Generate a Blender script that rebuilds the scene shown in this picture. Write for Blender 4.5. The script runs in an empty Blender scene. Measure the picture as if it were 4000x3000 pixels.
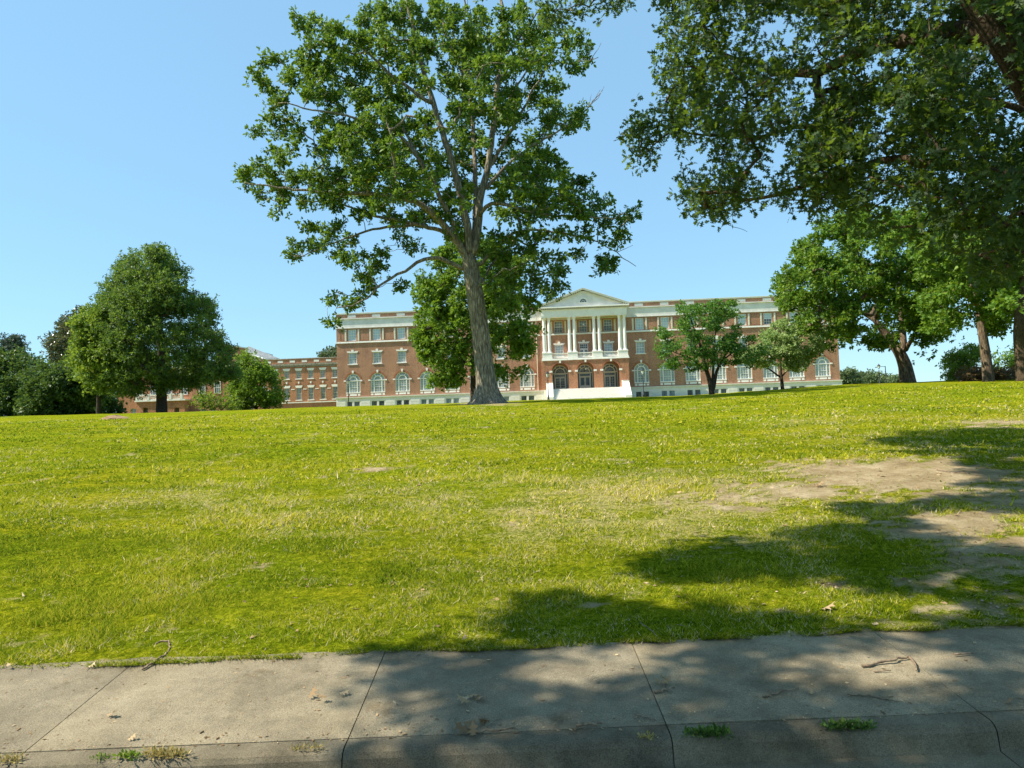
import bpy, math
import numpy as np
from mathutils import Vector, Matrix
from mathutils.geometry import tessellate_polygon
rad = math.radians
S = bpy.context.scene
COL = S.collection
RNG = np.random.default_rng(7)

# ------------------------------------------------------------------ camera
FPX = 2760.0
PITCH, ROLL, YAW = rad(2.81), rad(1.924), rad(2.82)
cp, sp, cr, sr = math.cos(PITCH), math.sin(PITCH), math.cos(ROLL), math.sin(ROLL)
FW = np.array([0, cp, sp]); U0 = np.array([0, -sp, cp]); R0 = np.array([1.0, 0, 0])
RT = cr * R0 - sr * U0
UP = sr * R0 + cr * U0
cam_d = bpy.data.cameras.new('camera')
cam = bpy.data.objects.new('camera', cam_d)
COL.objects.link(cam)
cam_d.sensor_width = 36.0
cam_d.lens = FPX / 4000.0 * 36.0
cam_d.clip_start = 0.1
cam_d.clip_end = 6000.0
cam.matrix_world = Matrix(((RT[0], UP[0], -FW[0], 0), (RT[1], UP[1], -FW[1], 0), (RT[2], UP[2], -FW[2], 0), (0, 0, 0, 1)))
S.camera = cam

# ------------------------------------------------------------------ light
SUN_EL, SUN_AZ = rad(49), rad(-9)      # the sun stands to the left, only just in front of the facade
SUNV = np.array([-math.cos(SUN_EL) * math.cos(SUN_AZ), math.cos(SUN_EL) * math.sin(SUN_AZ), math.sin(SUN_EL)])
sun_d = bpy.data.lights.new('sun', 'SUN')
sun_d.energy = 4.7
sun_d.angle = rad(0.5)
sun_d.color = (1.0, 0.92, 0.78)
sun = bpy.data.objects.new('sun', sun_d)
COL.objects.link(sun)
sun.rotation_euler = Vector(SUNV).to_track_quat('Z', 'Y').to_euler()
W = bpy.data.worlds.new('World'); S.world = W; W.use_nodes = True
wn = W.node_tree
sky = wn.nodes.new('ShaderNodeTexSky')
sky.sky_type = 'NISHITA'; sky.sun_disc = False
sky.sun_elevation = SUN_EL
sky.sun_rotation = math.atan2(SUNV[0], SUNV[1])
sky.altitude = 0; sky.air_density = 1.15; sky.dust_density = 0.15; sky.ozone_density = 1.6
bg = wn.nodes['Background']
tint = wn.nodes.new('ShaderNodeMix'); tint.data_type = 'RGBA'; tint.blend_type = 'MULTIPLY'; tint.inputs[0].default_value = 1.0
tint.inputs[7].default_value = (0.66, 0.85, 0.98, 1)          # hazy summer blue: takes the white glare out of the horizon
wn.links.new(sky.outputs[0], tint.inputs[6]); 
hz = wn.nodes.new('ShaderNodeMix'); hz.data_type = 'RGBA'; hz.inputs[0].default_value = 0.6; hz.inputs[7].default_value = (1.72, 3.15, 4.25, 1)   # even summer haze
wn.links.new(tint.outputs[2], hz.inputs[6]); wn.links.new(hz.outputs[2], bg.inputs[0])
bg.inputs[1].default_value = 0.112
S.view_settings.view_transform = 'Standard'
S.view_settings.look = 'None'
S.view_settings.exposure = 1.0
S.view_settings.gamma = 1.0
S.cycles.max_bounces = 8
S.cycles.transparent_max_bounces = 8

# ------------------------------------------------------------------ pixel <-> world (photograph pixels, 4000 x 3000)
def at(px, py, Y):
    d = FW + RT * (px - 2000) / FPX - UP * (py - 1500) / FPX
    return d * (Y / d[1])
def topx(P):
    P = np.asarray(P, float); d = P @ FW
    return 2000 + FPX * (P @ RT) / d, 1500 - FPX * (P @ UP) / d

def yedge(x): return .02 * np.clip(x, -60, 60)
# ------------------------------------------------------------------ noise
def _h(ix, iy, s):
    n = (ix.astype(np.int64) * 374761393 + iy.astype(np.int64) * 668265263 + s * 1442695) & 0x7fffffff
    n = ((n ^ (n >> 13)) * 1274126177) & 0x7fffffff
    return ((n ^ (n >> 16)) & 0xffff) / 65535.0
def vnoise(x, y, s=0):
    ix = np.floor(x); iy = np.floor(y); fx = x - ix; fy = y - iy
    fx = fx * fx * (3 - 2 * fx); fy = fy * fy * (3 - 2 * fy)
    a = _h(ix, iy, s); b = _h(ix + 1, iy, s); c = _h(ix, iy + 1, s); d = _h(ix + 1, iy + 1, s)
    return a + (b - a) * fx + (c - a) * fy + (a - b - c + d) * fx * fy
def fbm(x, y, s=0, o=4):
    t = 0; a = .5
    for k in range(o):
        t = t + a * vnoise(x * 2 ** k, y * 2 ** k, s + k); a *= .5
    return t / (1 - .5 ** o)

# ------------------------------------------------------------------ terrain
_yk = [-400, 5.6, 15, 30, 46, 70, 131, 150, 170, 3000]
_sk = [.0, .088, .084, .065, .040, .020, .029, .0, .0, .0]
_Y = np.concatenate([np.arange(5.6, 200, .2), np.arange(200, 3001, 50)])
_s = np.interp(_Y, _yk[1:], _sk[1:])
_Z = -1.785 + np.concatenate([[0], np.cumsum(.5 * (_s[1:] + _s[:-1]) * np.diff(_Y))])
def gz(x, y):
    x = np.asarray(x, float); y = np.asarray(y, float)
    z = np.interp(y, _Y, _Z)
    yy = np.maximum(y, 1)
    q = np.clip((x / yy - .22) / .30, 0, 1); q = q * q * (3 - 2 * q)
    q2 = np.clip((-x / yy - .35) / .35, 0, 1)
    far = np.clip((y - 8) / 25, 0, 1)
    z = z + far * np.minimum(yy, 150) * (.0078 * q + .0018 * q2)
    z = z + np.clip((y - 6.5) / 10, 0, 1) * (vnoise(x * .12 + 9, y * .12) - .5) * .16
    z = z + np.clip((y - 5.8) / 2, 0, 1) * (vnoise(x * .55, y * .55, 3) - .5) * .07
    z = z - np.exp(-(((x + 5.3) / 3.0) ** 2 + ((y - 17.6) / .9) ** 2)) * .16
    z = z + np.exp(-(((x + 5.0) / 3.4) ** 2 + ((y - 19.2) / 1.0) ** 2)) * .12
    return z
def ghit(px, py):
    d = FW + RT * (px - 2000) / FPX - UP * (py - 1500) / FPX
    d = d / d[1]
    ys = np.concatenate([np.arange(5.6, 40, .02), np.arange(40, 160, .1)])
    k = np.nonzero(d[2] * ys <= gz(d[0] * ys, ys))[0]
    Y = ys[k[0]] if len(k) else 5.6
    return np.array([d[0] * Y, Y, float(gz(d[0] * Y, Y))])

DIRT = [(3520, 1860, 520, 78, 1.15), (3100, 1915, 440, 56, .85), (2850, 1975, 400, 36, .5), (3720, 2060, 420, 75, .95), (3800, 2240, 440, 85, .6), (3600, 1950, 420, 60, .8), (3800, 2400, 320, 50, .35), (2650, 2180, 160, 30, .5),
        (3900, 2130, 260, 50, .9), (2800, 2150, 220, 40, .45), (1450, 1836, 85, 13, 1.25), (1390, 1850, 60, 9, .8), (3850, 1660, 260, 26, .6),
        (3900, 2440, 220, 40, .5), (4000, 2330, 130, 90, .7), (3050, 2330, 260, 50, .4), (1270, 1868, 60, 8, .6), (3300, 2290, 200, 24, .6), (450, 1632, 34, 6, 1.2),
        (3100, 1800, 160, 18, .5), (2750, 1760, 90, 10, .5), (1920, 1577, 150, 10, .8), (3930, 1900, 200, 130, .7), (2330, 2370, 90, 16, .8), (1500, 2450, 200, 26, .35)]
DRY = [(2500, 1950, 1200, 170, .85), (1200, 2030, 800, 90, .4), (3500, 1640, 800, 60, .5), (2300, 1870, 500, 80, .3), (700, 1950, 600, 50, .55), (3000, 1720, 900, 70, .55), (1700, 1760, 500, 30, .4), (600, 2250, 500, 90, .35), (3000, 2080, 600, 120, .4), (1500, 1650, 700, 25, .25)]
def masks(x, y):
    z = gz(x, y)
    px, py = topx(np.stack([x, y, z], -1))
    d = np.zeros_like(x); r = np.zeros_like(x)
    for cx, cy, rx, ry, w in DIRT:
        d = np.maximum(d, w * np.exp(-(((px - cx) / rx) ** 2 + ((py - cy) / ry) ** 2) ** 1.3))
    for cx, cy, rx, ry, w in DRY:
        r = np.maximum(r, w * np.exp(-(((px - cx) / rx) ** 2 + ((py - cy) / ry) ** 2)))
    d = np.maximum(d, .8 * np.exp(-((y - yedge(x) - 5.60) / .07) ** 2))
    n1 = fbm(x * .9, y * .9, 11); n2 = fbm(x * .35 + 5, y * .35, 21); n3 = fbm(x * 3.1, y * 3.1, 31)
    n4 = fbm(x * 8, y * 8, 41, 3)
    dirt = np.clip((d * .95 + (n1 - .5) * .9 + (n3 - .5) * .7 + (n4 - .5) * 1.2 - .20) * 1.5, 0, 1)
    dirt = np.maximum(dirt, np.clip((n1 * .6 + n3 * .4 - .72) * 8, 0, .6) * np.clip(1 - y / 60, 0, 1))
    dry = np.clip(r * .9 + (n2 - .5) * 1.1 + (n3 - .5) * .9 + .05, 0, 1)
    return dirt, dry

# ------------------------------------------------------------------ materials
def mat(name, rough=.8, spec=.3):
    m = bpy.data.materials.new(name); m.use_nodes = True
    b = m.node_tree.nodes['Principled BSDF']
    b.inputs['Roughness'].default_value = rough
    b.inputs['Specular IOR Level'].default_value = spec
    return m, m.node_tree, b
def nd(nt, t, **k):
    n = nt.nodes.new('ShaderNode' + t)
    for a, v in k.items():
        if a in n.inputs.keys(): n.inputs[a].default_value = v
        else: setattr(n, a, v)
    return n
def ramp(nt, fac, stops):
    r = nt.nodes.new('ShaderNodeValToRGB')
    e = r.color_ramp.elements
    while len(e) < len(stops): e.new(.5)
    for k, (p, c) in enumerate(stops):
        e[k].position = p; e[k].color = (c[0], c[1], c[2], 1)
    nt.links.new(fac, r.inputs[0])
    return r.outputs[0]
def noise(nt, scale, detail=4, vec=None, rough=.6):
    n = nt.nodes.new('ShaderNodeTexNoise')
    n.inputs['Scale'].default_value = scale; n.inputs['Detail'].default_value = detail; n.inputs['Roughness'].default_value = rough
    if vec is not None: nt.links.new(vec, n.inputs['Vector'])
    return n.outputs['Fac']
def mixc(nt, f, a, b, mode='MIX'):
    m = nt.nodes.new('ShaderNodeMix'); m.data_type = 'RGBA'; m.blend_type = mode
    for sock, v in ((m.inputs[0], f), (m.inputs[6], a), (m.inputs[7], b)):
        if isinstance(v, (int, float)): sock.default_value = v
        elif isinstance(v, tuple): sock.default_value = (v[0], v[1], v[2], 1)
        else: nt.links.new(v, sock)
    return m.outputs[2]
def bump(nt, b, h, dist, strength=1.0):
    n = nt.nodes.new('ShaderNodeBump'); n.inputs['Distance'].default_value = dist; n.inputs['Strength'].default_value = strength
    nt.links.new(h, n.inputs['Height']); nt.links.new(n.outputs[0], b.inputs['Normal'])
def objco(nt):
    return nt.nodes.new('ShaderNodeTexCoord').outputs['Object']
def geoco(nt):
    return nt.nodes.new('ShaderNodeNewGeometry').outputs['Position']
def attr(nt, name):
    a = nt.nodes.new('ShaderNodeAttribute'); a.attribute_name = name
    return a.outputs['Fac']
def mathn(nt, op, a, b=None, clamp=False):
    m = nt.nodes.new('ShaderNodeMath'); m.operation = op; m.use_clamp = clamp
    for i, v in enumerate((a, b)):
        if v is None: continue
        if isinstance(v, (int, float)): m.inputs[i].default_value = v
        else: nt.links.new(v, m.inputs[i])
    return m.outputs[0]

def simple(name, c1, c2, scale=3, rough=.7, spec=.3, bdist=0, detail=5, lo=.35, hi=.65):
    m, nt, b = mat(name, rough, spec)
    v = objco(nt); f = noise(nt, scale, detail, v)
    nt.links.new(ramp(nt, f, [(lo, c1), (hi, c2)]), b.inputs['Base Color'])
    if bdist: bump(nt, b, noise(nt, scale * 6, 4, v), bdist)
    return m

def brick(name, ca, cb, mortar, mott=1.0):
    m, nt, b = mat(name, .9, .15)
    v = objco(nt)
    s = nt.nodes.new('ShaderNodeSeparateXYZ'); nt.links.new(v, s.inputs[0])
    c = nt.nodes.new('ShaderNodeCombineXYZ')
    nt.links.new(mathn(nt, 'ADD', s.outputs[0], s.outputs[1]), c.inputs[0]); nt.links.new(s.outputs[2], c.inputs[1])
    t = nt.nodes.new('ShaderNodeTexBrick')
    t.inputs['Scale'].default_value = 1; t.inputs['Brick Width'].default_value = .22; t.inputs['Row Height'].default_value = .078
    t.inputs['Mortar Size'].default_value = .008; t.inputs['Mortar Smooth'].default_value = .2; t.inputs['Bias'].default_value = -.1
    t.inputs['Color1'].default_value = (*ca, 1); t.inputs['Color2'].default_value = (*cb, 1); t.inputs['Mortar'].default_value = (*mortar, 1)
    nt.links.new(c.outputs[0], t.inputs['Vector'])
    f1 = noise(nt, .35, 6, v, .65); f2 = noise(nt, 5.5, 3, v, .7)
    x = mixc(nt, 1.0, t.outputs['Color'], ramp(nt, f1, [(.3, (.80, .78, .78)), (.7, (1.16, 1.12, 1.05))]), 'MULTIPLY')
    x = mixc(nt, mott, x, ramp(nt, f2, [(.36, (.78, .76, .78)), (.5, (1, 1, 1)), (.64, (1.28, 1.25, 1.2))]), 'MULTIPLY')
    # rain and age streaks
    mp = nt.nodes.new('ShaderNodeMapping'); mp.inputs['Scale'].default_value = (1.6, 1.6, .12); nt.links.new(v, mp.inputs[0])
    f3 = noise(nt, 1, 5, mp.outputs[0])
    x = mixc(nt, .8, x, ramp(nt, f3, [(.3, (.8, .8, .82)), (.6, (1.05, 1.03, 1))]), 'MULTIPLY')
    nt.links.new(x, b.inputs['Base Color'])
    return m

M = {}
M['brick'] = brick('red brown brick', (.39, .178, .102), (.29, .140, .088), (.50, .40, .31))
M['brick_light'] = brick('orange and sunlit brick', (.43, .175, .085), (.30, .13, .072), (.46, .35, .26))  # on the arcade this orange copy paints the sunlit look of the hall's brick
M['brick_trim'] = simple('brick soldier course', (.28, .105, .06), (.40, .16, .09), 8, .9)
M['white'] = simple('cream painted trim', (.76, .73, .66), (.85, .82, .76), 1.2, .55, .3)
M['frieze'] = simple('weathered cream stucco', (.62, .60, .56), (.76, .74, .69), .8, .75, .2)
M['stone'] = simple('painted basement stone', (.68, .65, .58), (.78, .75, .68), 1.1, .7, .2)
M['shutter'] = simple('cream shutter paint', (.64, .58, .46), (.74, .68, .55), 2, .6)
M['step'] = simple('pale stair concrete', (.76, .72, .64), (.86, .83, .76), 2, .8, .2)
M['iron'] = simple('dark painted iron', (.012, .012, .013), (.03, .03, .032), 8, .45, .5)
M['roof'] = simple('grey standing seam metal', (.36, .37, .37), (.50, .51, .50), 2, .45, .5)
M['tar'] = simple('dull flat roofing', (.10, .10, .10), (.16, .16, .15), 2, .9)
M['joint'] = simple('dark joint line', (.03, .028, .025), (.07, .06, .05), 8, .95)
def glass(name, c1, c2, rough=.12, scale=(1.2, 1.2, .25)):
    m, nt, b = mat(name, rough, .6)
    v = geoco(nt)
    mp = nt.nodes.new('ShaderNodeMapping'); mp.inputs['Scale'].default_value = scale; nt.links.new(v, mp.inputs[0])
    nt.links.new(ramp(nt, noise(nt, 2.2, 4, mp.outputs[0]), [(.34, c1), (.66, c2)]), b.inputs['Base Color'])
    return m
M['pane'] = glass('glass over white curtains', (.22, .27, .285), (.46, .51, .52))
M['pane_blue'] = glass('glass over drawn blinds', (.34, .44, .47), (.50, .60, .62))
M['pane_dark'] = glass('dark window glass', (.02, .025, .03), (.10, .12, .12))
M['pane_grey'] = glass('grey screened glass', (.10, .13, .14), (.22, .26, .27))
m, nt, b = mat('lantern glass', .1, .6); b.inputs['Base Color'].default_value = (.7, .75, .75, 1); M['lamp_glass'] = m

def bark(name, c1, c2, c3, sc=1.0, depth=.05):
    m, nt, b = mat(name, .95, .1)
    v = objco(nt)
    mp = nt.nodes.new('ShaderNodeMapping'); mp.inputs['Scale'].default_value = (7 * sc, 7 * sc, 1.5 * sc); nt.links.new(v, mp.inputs[0])
    vo = nt.nodes.new('ShaderNodeTexVoronoi'); vo.feature = 'DISTANCE_TO_EDGE'; vo.inputs['Scale'].default_value = 1.2; nt.links.new(mp.outputs[0], vo.inputs['Vector'])
    f = noise(nt, 1.6, 6, mp.outputs[0], .7); g = noise(nt, .5, 3, v)
    x = ramp(nt, f, [(.3, c1), (.5, c2), (.72, c3)])
    x = mixc(nt, .7, x, ramp(nt, vo.outputs['Distance'], [(0, (.45, .42, .4)), (.25, (1.1, 1.1, 1.1))]), 'MULTIPLY')
    x = mixc(nt, .5, x, ramp(nt, g, [(.35, (.75, .78, .72)), (.65, (1.2, 1.12, 1.0))]), 'MULTIPLY')
    nt.links.new(x, b.inputs['Base Color'])
    bump(nt, b, mathn(nt, 'ADD', mathn(nt, 'MINIMUM', vo.outputs['Distance'], .35), mathn(nt, 'MULTIPLY', f, .5)), depth)
    return m
M['bark_oak'] = bark('grey furrowed oak bark', (.09, .078, .06), (.27, .235, .18), (.56, .49, .38), .8, .16)
M['bark_dark'] = bark('dark brown bark', (.035, .028, .022), (.075, .06, .046), (.14, .115, .09), 2.0, .03)
M['bark_near'] = bark('brown oak bark', (.045, .033, .024), (.10, .075, .05), (.20, .155, .11), 2.2, .02)
M['bark_syc'] = bark('mottled tan bark', (.06, .046, .034), (.14, .105, .075), (.38, .31, .22), .9, .03)

def leafmat(name, dark, mid, light, trans=.38, rough=.5, spec=.22, tr=(.42, .55, .04), trm=1.0):
    m, nt, b = mat(name, rough, spec)
    t = attr(nt, 'tint')
    col = ramp(nt, t, [(0, dark), (.5, mid), (1, light)])
    nt.links.new(col, b.inputs['Base Color'])
    tl = nt.nodes.new('ShaderNodeBsdfTranslucent')
    tc = mixc(nt, 1.0, mixc(nt, .45, col, tr), (trm, trm, trm), 'MULTIPLY')
    nt.links.new(tc, tl.inputs['Color'])
    mx = nt.nodes.new('ShaderNodeMixShader'); mx.inputs[0].default_value = trans
    nt.links.new(b.outputs[0], mx.inputs[1]); nt.links.new(tl.outputs[0], mx.inputs[2])
    nt.links.new(mx.outputs[0], nt.nodes['Material Output'].inputs['Surface'])
    return m
M['leaf_oak'] = leafmat('white oak leaves', (.027, .068, .014), (.062, .135, .020), (.20, .29, .045), .32, tr=(.34, .50, .02))
M['leaf_near'] = leafmat('near oak leaves', (.012, .032, .014), (.026, .060, .018), (.085, .13, .05), .40, tr=(.34, .50, .02))  # leaf colour darkened to hold the shade of the backlit crown
M['leaf_maple'] = leafmat('maple leaves', (.046, .108, .014), (.095, .19, .022), (.23, .33, .045), .40, tr=(.36, .53, .02))
M['leaf_pin'] = leafmat('willow oak leaves', (.024, .062, .016), (.054, .118, .024), (.20, .27, .055), .34, tr=(.34, .50, .04))
M['leaf_dark'] = leafmat('dark evergreen leaves', (.022, .055, .018), (.045, .10, .026), (.11, .18, .045), .28, tr=(.25, .36, .04))
M['leaf_magnolia'] = leafmat('magnolia leaves with rusty backs', (.038, .065, .024), (.070, .098, .040), (.16, .165, .08), .2, .3, .5, tr=(.3, .3, .08))
M['leaf_dogwood'] = leafmat('dogwood leaves', (.036, .105, .02), (.070, .175, .03), (.18, .30, .05), .38, tr=(.28, .50, .03))
M['leaf_pale'] = leafmat('pale variegated dogwood leaves', (.13, .23, .06), (.24, .36, .11), (.44, .52, .25), .40, tr=(.4, .48, .12))
M['leaf_bright'] = leafmat('yellow green leaves', (.05, .11, .016), (.105, .195, .025), (.23, .33, .05), .4, tr=(.45, .55, .04))
M['leaf_red'] = leafmat('bronze shrub leaves', (.06, .045, .02), (.10, .075, .03), (.17, .12, .05), .3, tr=(.4, .18, .05))
M['leaf_cedar'] = leafmat('blue green needles', (.022, .042, .028), (.038, .066, .042), (.07, .105, .065), .15, tr=(.2, .3, .15))
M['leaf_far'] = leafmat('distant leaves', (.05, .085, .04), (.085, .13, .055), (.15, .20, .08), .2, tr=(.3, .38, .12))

# ------------------------------------------------------------------ object helpers
def tag(o, label=None, cat=None, group=None, kind=None):
    if label: o['label'] = label
    if cat: o['category'] = cat
    if group: o['group'] = group
    if kind: o['kind'] = kind
    return o
def empty(name, loc=(0, 0, 0), rz=0):
    o = bpy.data.objects.new(name, None); COL.objects.link(o)
    o.location = loc; o.rotation_euler = (0, 0, rz); o.empty_display_size = .3
    return o
def link(name, me, m, parent=None, smooth=False):
    o = bpy.data.objects.new(name, me); COL.objects.link(o)
    if m is not None:
        for q in (m if isinstance(m, (list, tuple)) else [m]): me.materials.append(q)
    if smooth: me.polygons.foreach_set('use_smooth', [True] * len(me.polygons))
    if parent is not None: o.parent = parent
    return o
def copy_tree(o, parent=None):
    c = o.copy(); COL.objects.link(c)
    if parent is not None: c.parent = parent
    for ch in list(o.children): copy_tree(ch, c)
    return c

class MB:
    def __init__(s): s.v = []; s.f = []
    def add(s, vs, fs):
        n = len(s.v); s.v += [tuple(p) for p in vs]; s.f += [tuple(i + n for i in f) for f in fs]; return s
    def box(s, x0, x1, y0, y1, z0, z1):
        return s.add([(x0, y0, z0), (x1, y0, z0), (x1, y1, z0), (x0, y1, z0), (x0, y0, z1), (x1, y0, z1), (x1, y1, z1), (x0, y1, z1)],
                     [(0, 3, 2, 1), (4, 5, 6, 7), (0, 1, 5, 4), (1, 2, 6, 5), (2, 3, 7, 6), (3, 0, 4, 7)])
    def prism(s, pts, y0, y1):
        """polygon in (x,z), thickness in y"""
        n = len(pts)
        tri = tessellate_polygon([[Vector((p[0], p[1], 0)) for p in pts]])
        s.add([(p[0], y0, p[1]) for p in pts], tri)
        s.add([(p[0], y1, p[1]) for p in pts], tri)
        return s.add([(p[0], y0, p[1]) for p in pts] + [(p[0], y1, p[1]) for p in pts], [(i, (i + 1) % n, n + (i + 1) % n, n + i) for i in range(n)])
    def arc(s, cx, cz, r0, r1, a0, a1, y0, y1, n=14):
        """ring segment in the x-z plane"""
        for k in range(n):
            a = a0 + (a1 - a0) * k / n; b = a0 + (a1 - a0) * (k + 1) / n
            q = [(cx + r * math.cos(t), cz + r * math.sin(t)) for r, t in ((r0, a), (r1, a), (r1, b), (r0, b))]
            s.add([(p[0], y0, p[1]) for p in q] + [(p[0], y1, p[1]) for p in q], [(0, 1, 2, 3), (7, 6, 5, 4), (0, 4, 5, 1), (2, 6, 7, 3)] + ([(0, 3, 7, 4)] if k == 0 or 1 else []) + [(1, 5, 6, 2)])
        return s
    def tube(s, P, R, n=8, cap=True):
        P = np.asarray(P, float); m = len(P)
        if m < 2: return s
        T = np.gradient(P, axis=0); T /= np.linalg.norm(T, axis=1)[:, None] + 1e-9
        ref = np.array([0, 1.0, 0]) if abs(T[0][1]) < .9 else np.array([1.0, 0, 0])
        A = np.cross(T, ref); A /= np.linalg.norm(A, axis=1)[:, None] + 1e-9
        B = np.cross(T, A)
        an = np.arange(n) * 2 * math.pi / n
        ring = P[:, None, :] + np.asarray(R, float)[:, None, None] * (A[:, None, :] * np.cos(an)[None, :, None] + B[:, None, :] * np.sin(an)[None, :, None])
        fs = [(i * n + j, i * n + (j + 1) % n, (i + 1) * n + (j + 1) % n, (i + 1) * n + j) for i in range(m - 1) for j in range(n)]
        if cap: fs += [tuple(range(n - 1, -1, -1)), tuple((m - 1) * n + j for j in range(n))]
        return s.add(ring.reshape(-1, 3), fs)
    def lathe(s, c, prof, n=14):
        """prof = [(r,z)...] about a vertical axis at c"""
        return s.tube([(c[0], c[1], c[2] + z + 1e-5 * i) for i, (r, z) in enumerate(prof)], [r for r, z in prof], n)
    def build(s, name, m, parent=None, smooth=False, off=(0, 0, 0)):
        me = bpy.data.meshes.new(name)
        v = s.v if off == (0, 0, 0) else [(p[0] - off[0], p[1] - off[1], p[2] - off[2]) for p in s.v]
        me.from_pydata(v, [], s.f); me.validate(); me.update()
        return link(name, me, m, parent, smooth)

def poly_mesh(name, V, k, tint=None, mats=None):
    """V (N,k,3): N separate polygons of k corners"""
    N = len(V)
    me = bpy.data.meshes.new(name)
    me.vertices.add(N * k); me.vertices.foreach_set('co', np.ascontiguousarray(V, dtype=np.float32).ravel())
    me.loops.add(N * k); me.loops.foreach_set('vertex_index', np.arange(N * k, dtype=np.int32))
    me.polygons.add(N); me.polygons.foreach_set('loop_start', np.arange(0, N * k, k, dtype=np.int32))
    try: me.polygons.foreach_set('loop_total', np.full(N, k, dtype=np.int32))
    except Exception: pass
    if tint is not None:
        a = me.attributes.new('tint', 'FLOAT', 'FACE'); a.data.foreach_set('value', np.ascontiguousarray(tint, dtype=np.float32))
    me.update(calc_edges=True)
    return me

KITE = np.array([(0, 0), (.45, .27), (1, 0), (.45, -.27)])
SLIM = np.array([(0, 0), (.45, .15), (1, 0), (.45, -.15)])
BROAD = np.array([(0, 0), (.35, .34), (1, 0), (.35, -.34)])
MAPLE = np.array([(0, 0), (.25, .42), (.5, .22), (1, 0), (.5, -.22), (.25, -.42)])
OAK = np.array([(0, .0), (.16, .03), (.26, .20), (.34, .05), (.52, .36), (.57, .08), (.80, .30), (.80, .07), (1.0, .0), (.80, -.07), (.80, -.30), (.57, -.08), (.52, -.36), (.34, -.05), (.26, -.20), (.16, -.03)])
def leaf_verts(C, D, Nn, L, shape, curl=.12):
    D = D / (np.linalg.norm(D, axis=1)[:, None] + 1e-9)
    Sd = np.cross(Nn, D); Sd /= np.linalg.norm(Sd, axis=1)[:, None] + 1e-9
    Nn = np.cross(D, Sd)
    a = shape[:, 0][None, :, None]; b = shape[:, 1][None, :, None]; L = L[:, None, None]
    return C[:, None, :] + L * (a * D[:, None, :] + b * Sd[:, None, :] + curl * (np.abs(b) * 1.2 - a * a) * Nn[:, None, :])

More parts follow.
